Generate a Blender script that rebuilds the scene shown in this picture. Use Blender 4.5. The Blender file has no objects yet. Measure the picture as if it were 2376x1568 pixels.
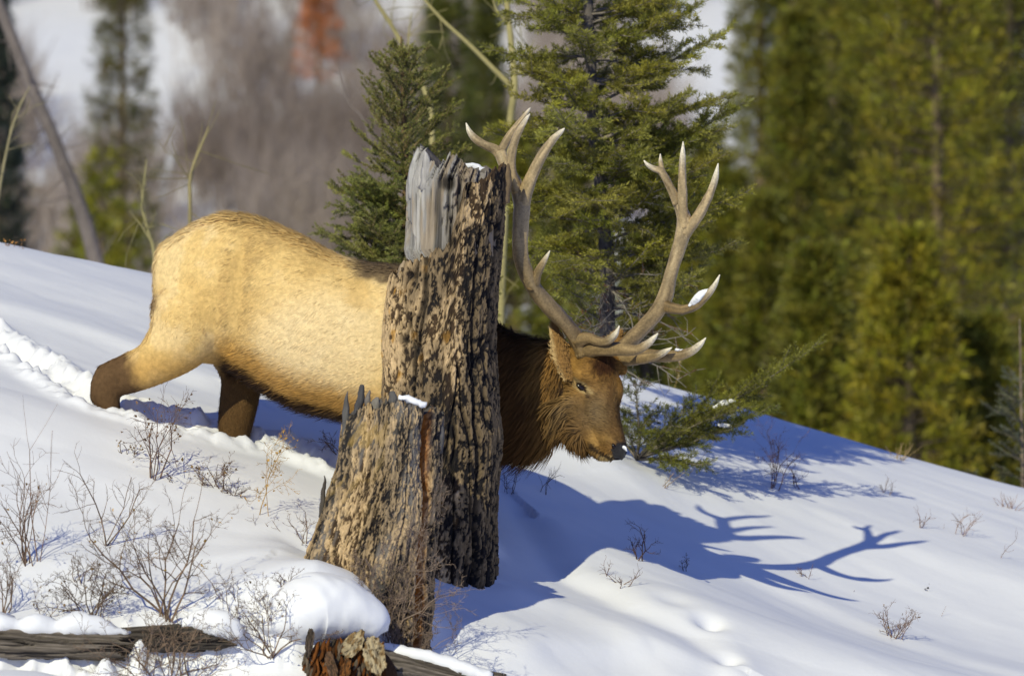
import bpy, math, numpy as np
from mathutils import Vector
from mathutils.bvhtree import BVHTree

sc = bpy.context.scene
COL = sc.collection
rng = np.random.default_rng(11)

# ------------------------------------------------------------------ camera, sky, sun, exposure
CAM_D = 30.0                       # metres from the camera to the elk
cam = bpy.data.cameras.new('camera')
cam.lens = 200.0; cam.sensor_width = 36.0; cam.clip_end = 2000.0; cam.clip_start = 0.5
cam.dof.use_dof = True; cam.dof.focus_distance = 29.4; cam.dof.aperture_fstop = 2.8
cam_o = bpy.data.objects.new('camera', cam); COL.objects.link(cam_o)
cam_o.location = (0, -CAM_D, 0); cam_o.rotation_euler = (math.radians(90), 0, 0)
sc.camera = cam_o

SUN_TO = Vector((-0.63, -1.35, 1.0)).normalized()      # direction towards the sun
SUN_EL = math.asin(SUN_TO.z); SUN_AZ = math.atan2(SUN_TO.x, SUN_TO.y)
w = bpy.data.worlds.new('World'); sc.world = w; w.use_nodes = True
nt = w.node_tree; bg = nt.nodes['Background']
sky = nt.nodes.new('ShaderNodeTexSky'); sky.sky_type = 'NISHITA'; sky.sun_disc = False
sky.sun_elevation = SUN_EL; sky.sun_rotation = SUN_AZ; sky.altitude = 3000; sky.air_density = 1.0
sky.dust_density = 0.0; sky.ozone_density = 8.0
hs = nt.nodes.new('ShaderNodeVectorMath'); hs.operation = 'MULTIPLY'; hs.inputs[1].default_value = (1.12, .96, 1.28)      # deep mountain sky
nt.links.new(sky.outputs[0], hs.inputs[0]); nt.links.new(hs.outputs[0], bg.inputs[0]); bg.inputs[1].default_value = 0.10
sun = bpy.data.lights.new('sun', 'SUN'); sun.energy = 3.6; sun.angle = math.radians(0.5); sun.color = (1.0, 0.95, 0.68)
sun_o = bpy.data.objects.new('sun', sun); COL.objects.link(sun_o)
sun_o.rotation_euler = SUN_TO.to_track_quat('Z', 'Y').to_euler(); sun_o.location = (-20, -50, 40)
sc.view_settings.view_transform = 'Standard'; sc.view_settings.look = 'None'
sc.view_settings.exposure = 0.0; sc.view_settings.gamma = 1.0; sc.view_settings.use_curve_mapping = False
sc.cycles.max_bounces = 6; sc.cycles.transparent_max_bounces = 8

# ------------------------------------------------------------------ helpers
PXM = 440.0                        # picture units per metre at the elk
def P(px, py, y):
    k = (CAM_D + y) / CAM_D / PXM
    return np.array([(px - 1188) * k, y, (784 - py) * k])
def toV(p):
    k = CAM_D / (CAM_D + p[..., 1]) * PXM
    return 1188 + p[..., 0] * k, 784 - p[..., 2] * k

def _h(ix, iy, iz, s):
    M = np.uint32
    h = ix.astype(M) * M(374761393) + iy.astype(M) * M(668265263) + iz.astype(M) * M(3266489917) + M((s * 974711 + 13) & 0xffffffff)
    h = (h ^ (h >> M(13))) * M(1274126177); h ^= h >> M(16)
    h = h * M(2246822519); h ^= h >> M(15)
    return (h & M(0xffffff)).astype(np.float64) / 16777215.0
def vnoise(x, y, z=None, s=0):
    x = np.asarray(x, float); y = np.asarray(y, float)
    z = np.zeros_like(x) if z is None else np.asarray(z, float)
    x, y, z = np.broadcast_arrays(x, y, z)
    fx, fy, fz = np.floor(x), np.floor(y), np.floor(z)
    tx, ty, tz = x - fx, y - fy, z - fz
    ix, iy, iz = fx.astype(np.int64), fy.astype(np.int64), fz.astype(np.int64)
    tx = tx * tx * (3 - 2 * tx); ty = ty * ty * (3 - 2 * ty); tz = tz * tz * (3 - 2 * tz)
    o = 0
    for a in (0, 1):
        for b in (0, 1):
            for c in (0, 1):
                o = o + _h(ix + a, iy + b, iz + c, s) * (tx if a else 1 - tx) * (ty if b else 1 - ty) * (tz if c else 1 - tz)
    return o
def fbm(x, y, z=None, n=4, s=0, g=0.5):
    a = 1.0; t = 0; o = 0; f = 1.0
    for i in range(n):
        o = o + a * vnoise(np.asarray(x) * f, np.asarray(y) * f, None if z is None else np.asarray(z) * f, s + i * 17)
        t += a; a *= g; f *= 2.03
    return o / t
def sst(a, b, x):
    t = np.clip((x - a) / (b - a), 0, 1); return t * t * (3 - 2 * t)
def nrm(v):
    v = np.asarray(v, float); return v / np.maximum(np.linalg.norm(v, axis=-1, keepdims=True), 1e-9)
def spl(pts, n):
    """Catmull-Rom through the rows of pts, n samples."""
    p = np.asarray(pts, float); p = np.vstack([2 * p[0] - p[1], p, 2 * p[-1] - p[-2]])
    m = len(p) - 3; u = np.linspace(0, m - 1e-6, n); i = u.astype(int); t = (u - i)[:, None]
    a, b, c, d = p[i], p[i + 1], p[i + 2], p[i + 3]
    return 0.5 * (2 * b + (c - a) * t + (2 * a - 5 * b + 4 * c - d) * t * t + (3 * b - a - 3 * c + d) * t ** 3)

class MB:
    """collects vertices, triangles / quads and vertex colours of ONE mesh"""
    def __init__(s): s.v = []; s.c = []; s.t = []; s.q = []; s.n = 0
    def add(s, v, tris=None, quads=None, col=(0.5, 0.5, 0.5)):
        v = np.asarray(v, float).reshape(-1, 3)
        c = np.broadcast_to(np.asarray(col, float), (len(v), 3)) if np.ndim(col) < 2 else np.asarray(col, float)
        s.v.append(v); s.c.append(c)
        if tris is not None and len(tris): s.t.append(np.asarray(tris, np.int64).reshape(-1, 3) + s.n)
        if quads is not None and len(quads): s.q.append(np.asarray(quads, np.int64).reshape(-1, 4) + s.n)
        s.n += len(v)
    def mesh(s, name, smooth=True, normals=None):
        v = np.concatenate(s.v); c = np.concatenate(s.c)
        t = np.concatenate(s.t) if s.t else np.zeros((0, 3), np.int64)
        q = np.concatenate(s.q) if s.q else np.zeros((0, 4), np.int64)
        me = bpy.data.meshes.new(name)
        me.vertices.add(len(v)); me.vertices.foreach_set('co', v.astype(np.float32).ravel())
        nl = len(t) * 3 + len(q) * 4
        me.loops.add(nl); me.loops.foreach_set('vertex_index', np.concatenate([t.ravel(), q.ravel()]).astype(np.int32))
        me.polygons.add(len(t) + len(q))
        ls = np.concatenate([np.arange(len(t)) * 3, len(t) * 3 + np.arange(len(q)) * 4]).astype(np.int32)
        me.polygons.foreach_set('loop_start', ls)
        me.update(calc_edges=True)
        me.polygons.foreach_set('use_smooth', np.full(len(t) + len(q), bool(smooth)))
        ca = me.color_attributes.new('Col', 'FLOAT_COLOR', 'POINT')
        ca.data.foreach_set('color', np.concatenate([c, np.ones((len(c), 1))], 1).astype(np.float32).ravel())
        if normals is not None: me.normals_split_custom_set_from_vertices(normals.astype(np.float32).tolist())
        me.update(); return me
    def obj(s, name, mat, parent=None, smooth=True, normals=None):
        return link(name, s.mesh(name, smooth, normals), mat, parent)
def link(name, me, mat=None, parent=None):
    o = bpy.data.objects.new(name, me); COL.objects.link(o)
    if mat is not None: me.materials.clear(); me.materials.append(mat)
    if parent is not None: o.parent = parent
    return o
def tag(o, label=None, cat=None, group=None, kind=None):
    if label: o['label'] = label
    if cat: o['category'] = cat
    if group: o['group'] = group
    if kind: o['kind'] = kind
    return o
def thing(name, label, cat, group=None):
    o = bpy.data.objects.new(name, None); COL.objects.link(o); o.empty_display_size = 0.1
    return tag(o, label, cat, group)

def gridq(nu, nv, wrap=False):
    """quads of a grid with rows nv, columns nu"""
    a = np.arange(nu if wrap else nu - 1); b = np.arange(nv - 1)
    A, B = np.meshgrid(a, b); A2 = (A + 1) % nu
    return np.stack([B * nu + A, B * nu + A2, (B + 1) * nu + A2, (B + 1) * nu + A], -1).reshape(-1, 4)
def tube(mb, pts, rad, sides=8, col=(0.5, 0.5, 0.5), flat=None, cap=True):
    """swept tube; col (3,) or (n,3); flat = (n,2) scale of the two cross axes"""
    pts = np.asarray(pts, float); n = len(pts); rad = np.broadcast_to(np.asarray(rad, float), (n,))
    T = nrm(np.gradient(pts, axis=0)); up = np.array([0.31, 0.9, 0.2])
    U = nrm(np.cross(T, up)); Vv = np.cross(T, U)
    a = np.linspace(0, 2 * np.pi, sides, endpoint=False)
    ca, sa = np.cos(a), np.sin(a)
    f = np.ones((n, 2)) if flat is None else np.asarray(flat)
    v = pts[:, None] + (U[:, None] * (ca[None, :, None] * f[:, 0, None, None]) + Vv[:, None] * (sa[None, :, None] * f[:, 1, None, None])) * rad[:, None, None]
    c = np.broadcast_to(np.asarray(col, float), (n, 3)) if np.ndim(col) == 1 else np.asarray(col)
    cc = np.repeat(c, sides, 0); v = v.reshape(-1, 3); q = gridq(sides, n, True); tr = []
    if cap:
        k = len(v); v = np.vstack([v, pts[0] - T[0] * rad[0] * .3, pts[-1] + T[-1] * rad[-1] * .3]); cc = np.vstack([cc, c[0], c[-1]])
        for i in range(sides):
            j = (i + 1) % sides; tr += [(k, j, i), (k + 1, (n - 1) * sides + i, (n - 1) * sides + j)]
    mb.add(v, tr, q, cc)
def sticks(mb, P0, P1, r0, r1, col):
    """many straight three-sided twigs at once"""
    P0 = np.asarray(P0, float).reshape(-1, 3); P1 = np.asarray(P1, float).reshape(-1, 3); n = len(P0)
    if n == 0: return
    r0 = np.broadcast_to(r0, (n,))[:, None]; r1 = np.broadcast_to(r1, (n,))[:, None]
    T = nrm(P1 - P0); U = nrm(np.cross(T, np.array([0.23, 0.91, 0.35]))); W = np.cross(T, U)
    vs = []
    for (p, r) in ((P0, r0), (P1, r1)):
        for k in range(3):
            a = 2.094 * k; vs.append(p + (U * math.cos(a) + W * math.sin(a)) * r)
    v = np.stack(vs, 1).reshape(-1, 3)
    b = np.arange(n)[:, None] * 6
    q = np.concatenate([b + np.array([[k, (k + 1) % 3, 3 + (k + 1) % 3, 3 + k]]) for k in range(3)])
    col = np.asarray(col, float); c = np.broadcast_to(col, (n, 3)) if col.ndim == 1 else col
    mb.add(v, None, q, np.repeat(c, 6, 0))
def needles(mb, P0, D, L, per_m, nlen, wid, col, spread=0.95, jit=0.25, flat=0.0, rg=rng):
    """needle triangles along twigs that start at P0, direction D, length L"""
    P0 = np.asarray(P0, float); D = nrm(D); L = np.asarray(L, float); col = np.asarray(col, float)
    cnt = np.maximum((L * per_m).astype(int), 4); idx = np.repeat(np.arange(len(L)), cnt); n = len(idx)
    s = rg.random(n); p = P0[idx] + D[idx] * (s * L[idx])[:, None]
    d = D[idx]; u = nrm(np.cross(d, np.array([0.1, 0.2, 1.0]))); v = np.cross(d, u)
    a = rg.random(n) * 2 * np.pi
    ca, sa = np.cos(a), np.sin(a) * (1 - flat)
    ang = spread * (1 - 0.55 * s ** 4) + rg.normal(0, .12, n)
    nd = nrm(d * np.cos(ang)[:, None] + (u * ca[:, None] + v * sa[:, None]) * np.sin(ang)[:, None] + np.array([0, 0, .12]))
    ln = nlen * (1 + rg.normal(0, .15, n)); side = nrm(np.cross(nd, rg.normal(0, 1, (n, 3)))) * (wid * 0.5)
    tip = p + nd * ln[:, None]; mid = p + nd * (ln * .55)[:, None]
    vv = np.stack([p, mid + side, tip, mid - side], 1).reshape(-1, 3)
    b = np.arange(n)[:, None] * 4
    tr = np.concatenate([b + np.array([[0, 1, 2]]), b + np.array([[0, 2, 3]])])
    c = col[idx] if col.ndim == 2 else np.broadcast_to(col, (n, 3))
    c = c * (1 + rg.normal(0, jit, (n, 1))).clip(.4, 1.8)
    mb.add(vv, tr, None, np.repeat(c, 4, 0))

# ------------------------------------------------------------------ materials (all node based)
def new_mat(name):
    m = bpy.data.materials.new(name); m.use_nodes = True
    return m, m.node_tree, m.node_tree.nodes['Principled BSDF'], m.node_tree.nodes['Material Output']
def noise_node(nt, scale, detail=4, rough=.55, vec=None):
    n = nt.nodes.new('ShaderNodeTexNoise'); n.inputs['Scale'].default_value = scale
    n.inputs['Detail'].default_value = detail; n.inputs['Roughness'].default_value = rough
    if vec is not None: nt.links.new(vec, n.inputs['Vector'])
    return n
def vmat(name, rough=.8, nscale=30, namp=.25, bump=0.0, bscale=60, bdist=.01, stretch=(1, 1, 1), spec=.2, trans=0.0):
    m, nt, b, out = new_mat(name)
    at = nt.nodes.new('ShaderNodeVertexColor'); at.layer_name = 'Col'
    tc = nt.nodes.new('ShaderNodeTexCoord'); mp = nt.nodes.new('ShaderNodeMapping'); mp.inputs['Scale'].default_value = stretch
    nt.links.new(tc.outputs['Object'], mp.inputs['Vector'])
    n = noise_node(nt, nscale, 5, .6, mp.outputs[0])
    mr = nt.nodes.new('ShaderNodeMapRange'); mr.inputs[1].default_value = .25; mr.inputs[2].default_value = .75
    mr.inputs[3].default_value = 1 - namp; mr.inputs[4].default_value = 1 + namp
    nt.links.new(n.outputs[0], mr.inputs[0])
    mx = nt.nodes.new('ShaderNodeVectorMath'); mx.operation = 'SCALE'
    nt.links.new(at.outputs[0], mx.inputs[0]); nt.links.new(mr.outputs[0], mx.inputs['Scale'])
    nt.links.new(mx.outputs[0], b.inputs['Base Color'])
    b.inputs['Roughness'].default_value = rough; b.inputs['Specular IOR Level'].default_value = spec
    if bump > 0:
        n2 = noise_node(nt, bscale, 6, .65, mp.outputs[0]); bp = nt.nodes.new('ShaderNodeBump')
        bp.inputs['Strength'].default_value = bump; bp.inputs['Distance'].default_value = bdist
        nt.links.new(n2.outputs[0], bp.inputs['Height']); nt.links.new(bp.outputs[0], b.inputs['Normal'])
    if trans > 0:
        tr = nt.nodes.new('ShaderNodeBsdfTranslucent'); ms = nt.nodes.new('ShaderNodeMixShader'); ms.inputs[0].default_value = trans
        nt.links.new(mx.outputs[0], tr.inputs[0]); nt.links.new(b.outputs[0], ms.inputs[1]); nt.links.new(tr.outputs[0], ms.inputs[2])
        nt.links.new(ms.outputs[0], out.inputs[0])
    return m
def snow_mat():
    m, nt, b, out = new_mat('snow')
    tc = nt.nodes.new('ShaderNodeTexCoord')
    n = noise_node(nt, 1.3, 5, .6, tc.outputs['Object']); cr = nt.nodes.new('ShaderNodeValToRGB')
    cr.color_ramp.elements[0].position = .3; cr.color_ramp.elements[0].color = (.80, .81, .84, 1)
    cr.color_ramp.elements[1].position = .7; cr.color_ramp.elements[1].color = (.87, .875, .89, 1)
    nt.links.new(n.outputs[0], cr.inputs[0]); nt.links.new(cr.outputs[0], b.inputs['Base Color'])
    b.inputs['Roughness'].default_value = .55; b.inputs['Specular IOR Level'].default_value = .25
    n2 = noise_node(nt, 160, 3, .7, tc.outputs['Object']); n3 = noise_node(nt, 14, 4, .55, tc.outputs['Object'])
    ad = nt.nodes.new('ShaderNodeMath'); ad.operation = 'MULTIPLY_ADD'; ad.inputs[1].default_value = .25
    nt.links.new(n2.outputs[0], ad.inputs[0]); nt.links.new(n3.outputs[0], ad.inputs[2])
    bp = nt.nodes.new('ShaderNodeBump'); bp.inputs['Strength'].default_value = .34; bp.inputs['Distance'].default_value = .006
    nt.links.new(ad.outputs[0], bp.inputs['Height']); nt.links.new(bp.outputs[0], b.inputs['Normal'])
    return m
M = {}
M['snow'] = snow_mat()
M['fur'] = vmat('fur', .75, 25, .10, spec=.12)
M['hide'] = vmat('hide', .85, 40, .25, .4, 120, .006, spec=.1)
M['antler'] = vmat('antler', .5, 90, .35, .5, 160, .004, (1, 1, 1), .3)
M['bark'] = vmat('charred_bark', .9, 70, .38, .9, 90, .012, (1, 1, .4), .15)
M['grey_wood'] = vmat('weathered_wood', .8, 55, .3, .8, 70, .01, (1, 1, .12), .2)
M['log_wood'] = vmat('weathered_log_wood', .8, 55, .3, .8, 70, .01, (.12, 1, 1), .2)
M['twig'] = vmat('twig_bark', .85, 90, .3, spec=.15)
M['needle'] = vmat('conifer_needles', .5, 8, .22, spec=.3, trans=.18)
M['leaf'] = vmat('dry_leaf', .7, 60, .3, spec=.15, trans=.25)
M['trunk'] = vmat('conifer_bark', .9, 45, .4, .8, 60, .012, (1, 1, .5), .12)
M['far'] = vmat('far_twigs', .9, 2, .25, spec=.05)
mg, _nt, _b, _ = new_mat('wet_black'); _b.inputs['Base Color'].default_value = (.012, .008, .007, 1); _b.inputs['Roughness'].default_value = .22; _b.inputs['Specular IOR Level'].default_value = .3
M['eye'] = mg
mg, _nt, _b, _ = new_mat('nose_leather'); _b.inputs['Base Color'].default_value = (.018, .016, .018, 1); _b.inputs['Roughness'].default_value = .38
_n = noise_node(_nt, 160, 3); _bp = _nt.nodes.new('ShaderNodeBump'); _bp.inputs['Distance'].default_value = .004
_nt.links.new(_n.outputs[0], _bp.inputs['Height']); _nt.links.new(_bp.outputs[0], _b.inputs['Normal'])
M['nose'] = mg

# ------------------------------------------------------------------ ground: one snow sheet
def smin(a, b, k):
    h = np.clip(.5 + .5 * (b - a) / k, 0, 1); return b * (1 - h) + a * h - k * h * (1 - h)
def seg_dist(x, y, poly):
    """distance to a polyline, its side (+ = left of travel) and the position along it"""
    best = np.full(np.shape(x), 1e9); side = np.zeros(np.shape(x)); along = np.zeros(np.shape(x)); L = 0
    for (a, b) in zip(poly[:-1], poly[1:]):
        ax, ay = a[0], a[1]; dx, dy = b[0] - ax, b[1] - ay; l2 = dx * dx + dy * dy; l = math.sqrt(l2)
        t = np.clip(((x - ax) * dx + (y - ay) * dy) / l2, 0, 1)
        ex, ey = x - ax - t * dx, y - ay - t * dy; d = np.hypot(ex, ey)
        m = d < best; best = np.where(m, d, best)
        side = np.where(m, np.sign(dx * ey - dy * ex), side); along = np.where(m, L + t * l, along); L += l
    return best, side, along
def h_base(x, y):
    x = np.asarray(x, float); y = np.asarray(y, float)
    f = np.interp(x, [-3, -2.5, -1.5, -.95, -.6, -.35, .5, 3], [.44, .42, .345, .27, .28, .33, .42, .42])
    G = np.interp(x, [-6, -3.1, -2.16, .87, 1.6, 3.1, 6], [.70, .72, .78, .99, 1.0, .955, .9]) + .075
    up = smin(.2 * y, G - .26 * (y - G / .2), .3)
    t = np.maximum(-.4 - y, 0); tl = np.interp(x, [-2.5, -.8, .5], [2.6, 2.3, 2.4]); tt = np.minimum(t, tl)
    dn = -.08 - f * tt - .10 * np.maximum(t - tl, 0)
    g = np.where(y > -.4, up, dn)
    # smooth the knee
    kn = np.clip((y + .75) / .7, 0, 1); g = np.where((y > -.75) & (y < -.05), (1 - kn) * (-.08 + f * (y + .4)) + kn * .2 * y - .0, g)
    xs = 6.0 * np.tanh(x / 6.0)
    near = -1.01 - .30 * xs + g
    near = np.where(y > 0, np.maximum(near, -1.01 - .3 * xs - 2.2), near)
    yr = 45 + 62 * sst(.044, .062, x / np.maximum(y + CAM_D, 5.0)) * sst(0, 20, y); far = -5.2 + .165 * np.maximum(y - yr, 0) + .006 * np.maximum(y - 110, 0) ** 1.3 + (fbm(x * .06, y * .06, None, 3, 5) - .5) * 3.0 * sst(20, 60, y)
    wv = sst(7.0, 24.0, y)
    return near * (1 - wv) + far * wv
def hit(px, py, h=None, y0=-4.5, y1=7.5):
    h = h or h_base
    ys = np.arange(y0, y1, .008); k = (CAM_D + ys) / CAM_D / PXM
    x = (px - 1188) * k; z = (784 - py) * k
    m = z <= h(x, ys)
    i = int(np.argmax(m)) if m.any() else len(ys) - 1
    return np.array([x[i], ys[i], float(h(x[i:i + 1], ys[i:i + 1])[0])])
TRAIL = [hit(a, b)[:2] for a, b in ((-260, 650), (-60, 760), (60, 828), (150, 890), (240, 940), (400, 985), (540, 1015), (680, 1045), (790, 1090), (900, 1140), (1050, 1215))]
SCARP = [hit(a, b)[:2] for a, b in ((1250, 1200), (1340, 1290), (1420, 1325), (1480, 1372), (1560, 1420), (1640, 1470), (1690, 1530), (1720, 1620))]
LIP = [(-5, -3.3), (-2.5, -2.94), (-1.9, -2.82), (-1.5, -2.74), (-1.05, -2.64), (-.8, -2.52), (-.66, -2.38), (-.58, -2.24), (-.58, -2.1), (-.5, -1.98), (-.3, -1.86), (0, -1.85), (.5, -2.05), (1.2, -2.5), (3, -4.2)]
RIDGES = [([hit(a, b)[:2] for a, b in q], amp, wd) for q, amp, wd in (
    (((-200, 640), (0, 715), (200, 770), (330, 815), (480, 880)), .035, .16),
    (((-200, 570), (0, 622), (200, 680), (360, 720)), .02, .2),
    (((1200, 1120), (1340, 1130), (1450, 1165), (1600, 1215), (1900, 1330), (2150, 1430), (2376, 1520)), .03, .16),
    (((1500, 1110), (1700, 1120), (1900, 1165), (2100, 1250), (2376, 1340)), .02, .2),
    (((1200, 1360), (1330, 1395), (1450, 1470), (1560, 1568)), .03, .14),
    (((1030, 1568), (1250, 1500), (1500, 1500), (1680, 1560)), .045, .12),
    (((640, 1330), (680, 1240), (720, 1235)), .03, .1))]
def h(x, y):
    x = np.asarray(x, float); y = np.asarray(y, float)
    z = h_base(x, y)
    near = (np.abs(x) < 7) & (y > -5) & (y < 8)
    if not near.any(): return z
    xn, yn = x[near], y[near]; zz = np.zeros_like(xn)
    # sharp lip over the logs on the left, soft step on the right
    d, s, al = seg_dist(xn, yn, LIP); sd = d * s
    wd = np.interp(xn, [-.62, -.2], [.075, .3]); D = np.interp(xn, [-3, -.7, -.3, .3, .8], [.07, .28, .17, .06, 0.0])
    jag = (fbm(xn * 8, yn * 5, None, 3, 3, .65) - .5) * .26 * np.interp(xn, [-1.6, -1.3, -.6, -.3], [1, .4, .3, 0])
    zz -= D * (1 - sst(-1, 1, (sd + jag) / wd))
    zz += .07 * np.exp(-((sd - .16) / .16) ** 2) * np.interp(xn, [-2.2, -1.2, -.75, -.5, -.3], [.25, .5, 1, .4, 0])      # pillow near the edge
    lump = sst(.16, 0, np.abs(sd + jag)) * np.interp(xn, [-1.5, -1.2], [1, 0])
    zz += lump * (fbm(xn * 14, yn * 14, None, 3, 8) - .42) * .14
    # trail ploughed by the elk
    d, s, al = seg_dist(xn, yn, TRAIL)
    cl = fbm(xn * 15, yn * 15, None, 4, 21); cl2 = np.abs(fbm(xn * 34, yn * 34, None, 3, 29) - .5)
    wid = .17 + .05 * (vnoise(al * 2.3, al * 0, None, 4) - .5)
    fade = sst(11.0, 10.0, al)
    zz += fade * (-.05 * sst(wid, wid * .3, d) + .05 * np.exp(-((d - wid * 1.15) / .07) ** 2) * (.4 + cl))
    zz += fade * sst(wid * 1.7, wid * .7, d) * ((cl - .5) * .10 + (cl2 - .12) * .03)
    # scarp and little gully
    d, s, al = seg_dist(xn, yn, SCARP); sd = d * s
    zz += .035 * sst(-.13, .13, sd) * np.exp(-np.maximum(sd, 0) / .9) * sst(2.2, .8, d) - .018 * np.exp(-((sd + .12) / .11) ** 2)
    for poly, amp, wd in RIDGES:
        d, s, al = seg_dist(xn, yn, poly); sd = d * s
        zz += amp * np.exp(-(np.where(sd > 0, sd / (wd * 2.2), sd / wd)) ** 2)
    # dimples: wells round the stumps, a foot hole, a hollow in the bank
    for (a, b, r, dp) in ((-.42, -2.05, .22, -.05), (.50, 2.15, .36, .09), (-.98, -2.32, .42, .185), (.28, -.36, .45, -.12), (-1.42, -2.5, .38, .08), *DIMPLES):
        zz += dp * np.exp(-((xn - a) ** 2 + (yn - b) ** 2) / (r * r))
    zz -= .19 * np.exp(-((xn - 2.1) / 1.5) ** 2 - ((yn - 1.1) / 1.15) ** 2)
    zz += (fbm(xn * 1.1 + yn * .5, yn * 1.6, None, 3, 41) - .5) * .04 + (fbm(xn * 2.2 + yn * 2.0, yn * 5 + xn * 1.8, None, 2, 47) - .5) * .006
    out = z.copy(); out[near] = z[near] + zz * sst(7, 5, np.abs(xn)) * sst(8, 6, yn) * sst(-5, -4, yn)
    return out
DIMPLES = []
for (a, b, r, dp) in ((1645, 1440, .07, -.06), (700, 1265, .12, -.05), (1690, 1545, .06, -.05), (60, 1560, .45, .14), (1560, 1380, .10, -.02), (620, 1330, .35, .05), (190, 1340, .30, .05)):
    q = hit(a, b); DIMPLES.append((q[0], q[1], r, dp))
def grow_axis(a, b, step, lo, hi, g=1.07):
    mid = np.arange(a, b, step); L = [a]; s = step
    while L[-1] > lo: s *= g; L.append(L[-1] - s)
    R = [mid[-1]]; s = step
    while R[-1] < hi: s *= g; R.append(R[-1] + s)
    return np.concatenate([np.array(L[:0:-1]), mid, np.array(R[1:])])
gx = grow_axis(-3.5, 3.7, .017, -400, 400); gy = grow_axis(-3.1, 5.4, .017, -80, 500, 1.05)
GX, GY = np.meshgrid(gx, gy); GZ = h(GX.ravel(), GY.ravel())
mb = MB(); mb.add(np.stack([GX.ravel(), GY.ravel(), GZ], 1), None, gridq(len(gx), len(gy)), (.86, .87, .89))
tag(mb.obj('snow_ground', M['snow']), 'snow covered hillside falling to the right with a far snowy slope', kind='structure')
pp = spl(np.array([[*P(a, b_, yy), r / PXM] for a, b_, yy, r in ((600, 1450, -2.66, 16), (640, 1436, -2.63, 40), (690, 1420, -2.60, 62), (740, 1408, -2.56, 72), (800, 1418, -2.54, 66), (850, 1436, -2.53, 50), (886, 1452, -2.53, 30), (898, 1460, -2.53, 6))]), 90)
mb = MB(); tube(mb, pp[:, :3], np.maximum(pp[:, 3], .01), 64, (.86, .87, .89), flat=np.stack([np.full(90, 1.0), np.full(90, 1.15)], 1))
vq = mb.v[0]; cq = np.vstack([np.repeat(pp[:, :3], 64, 0), pp[0, :3], pp[-1, :3]]); dq = nrm(vq - cq); vq += dq * ((fbm(vq[:, 0] * 5, vq[:, 1] * 5, vq[:, 2] * 5, 3, 13) - .5) * .06 + (fbm(vq[:, 0] * 18, vq[:, 1] * 18, vq[:, 2] * 18, 3, 15) - .5) * .022 * sst(.3, -.6, dq[:, 2]))[:, None]
tag(mb.obj('snow_bank', M['snow']), 'rounded snow pillow bulging over the rotten log', kind='structure')
def gz(x, y): return float(h(np.array([x]), np.array([y]))[0])
def ghit(px, py): return hit(px, py, h)

# ------------------------------------------------------------------ the elk
def loft(mb, secs, lat, upv, n=28, m=40, ex=2.2):
    """secs rows: cx,cy,cz, a (along lat), b (along upv)"""
    s = spl(secs, m); c = s[:, :3]; A = np.maximum(s[:, 3], .004); B = np.maximum(s[:, 4], .004)
    t = np.linspace(0, 2 * np.pi, n, endpoint=False)
    ct = np.sign(np.cos(t)) * np.abs(np.cos(t)) ** (2 / ex); st = np.sign(np.sin(t)) * np.abs(np.sin(t)) ** (2 / ex)
    v = c[:, None] + np.asarray(lat)[None, None] * (A[:, None] * ct[None])[..., None] + np.asarray(upv)[None, None] * (B[:, None] * st[None])[..., None]
    v = v.reshape(-1, 3); k = len(v); v = np.vstack([v, c[0], c[-1]]); tr = []
    for i in range(n):
        j = (i + 1) % n; tr += [(k, j, i), (k + 1, (m - 1) * n + i, (m - 1) * n + j)]
    mb.add(v, tr, gridq(n, m, True))
HD = math.radians(12); LAT = np.array([math.sin(HD), math.cos(HD), 0])
def by(px): return .18 - (px - 362) / PXM * math.tan(HD)
TOR = [(362, 592, 690, .07), (378, 562, 760, .16), (405, 545, 805, .21), (450, 518, 838, .262), (510, 495, 848, .295), (560, 494, 865, .31), (620, 510, 904, .33), (700, 545, 946, .345),
       (780, 588, 966, .35), (860, 608, 984, .34), (930, 616, 1004, .32), (1000, 645, 1025, .29), (1070, 697, 1040, .25), (1130, 742, 1045, .21), (1180, 772, 1040, .19), (1240, 792, 1030, .17), (1290, 800, 1012, .14), (1320, 830, 980, .09)]
eb = MB()
rows = []
for (px, t, b, hw) in TOR:
    c = P(px, (t + b) / 2, by(px)); rows.append([*c, hw, (b - t) / 2 / PXM])
loft(eb, rows, LAT, (0, 0, 1), 36, 90, 2.25)
def limb(pts, sq=.85, n=20, m=40):
    """pts rows: px, py, y, full width in picture units"""
    p = np.array([[*P(a, b, y), wd / 2 / PXM] for a, b, y, wd in pts]); s = spl(p, m)
    tube(eb, s[:, :3], np.maximum(s[:, 3], .01), n, flat=np.stack([np.full(m, 1.0), np.full(m, sq)], 1))
# near hind: haunch, gaskin, hock, shank into the snow
limb([(478, 640, .05, 120), (462, 690, .02, 190), (440, 745, -.01, 200), (405, 800, -.01, 150), (352, 845, .0, 104), (300, 872, .02, 84), (256, 886, .04, 78), (246, 912, .05, 72), (254, 955, .06, 55), (268, 1010, .07, 42), (285, 1060, .08, 44)], .8)
limb([(345, 808, .02, 30), (290, 836, .03, 32), (246, 856, .04, 30), (231, 876, .045, 34), (227, 912, .05, 38), (240, 948, .06, 36)], .8, 12, 24)           # point of the hock
limb([(300, 832, .03, 24), (252, 848, .04, 20), (231, 852, .045, 13)], .9, 12, 14); limb([(231, 852, .045, 13), (223, 885, .05, 22), (219, 928, .055, 24)], .9, 12, 14)
# far hind
limb([(560, 740, .36, 160), (562, 820, .36, 150), (562, 880, .34, 104), (553, 940, .32, 92), (546, 985, .32, 84), (545, 1020, .32, 70), (552, 1090, .33, 46), (560, 1130, .34, 48)], .8)
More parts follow.
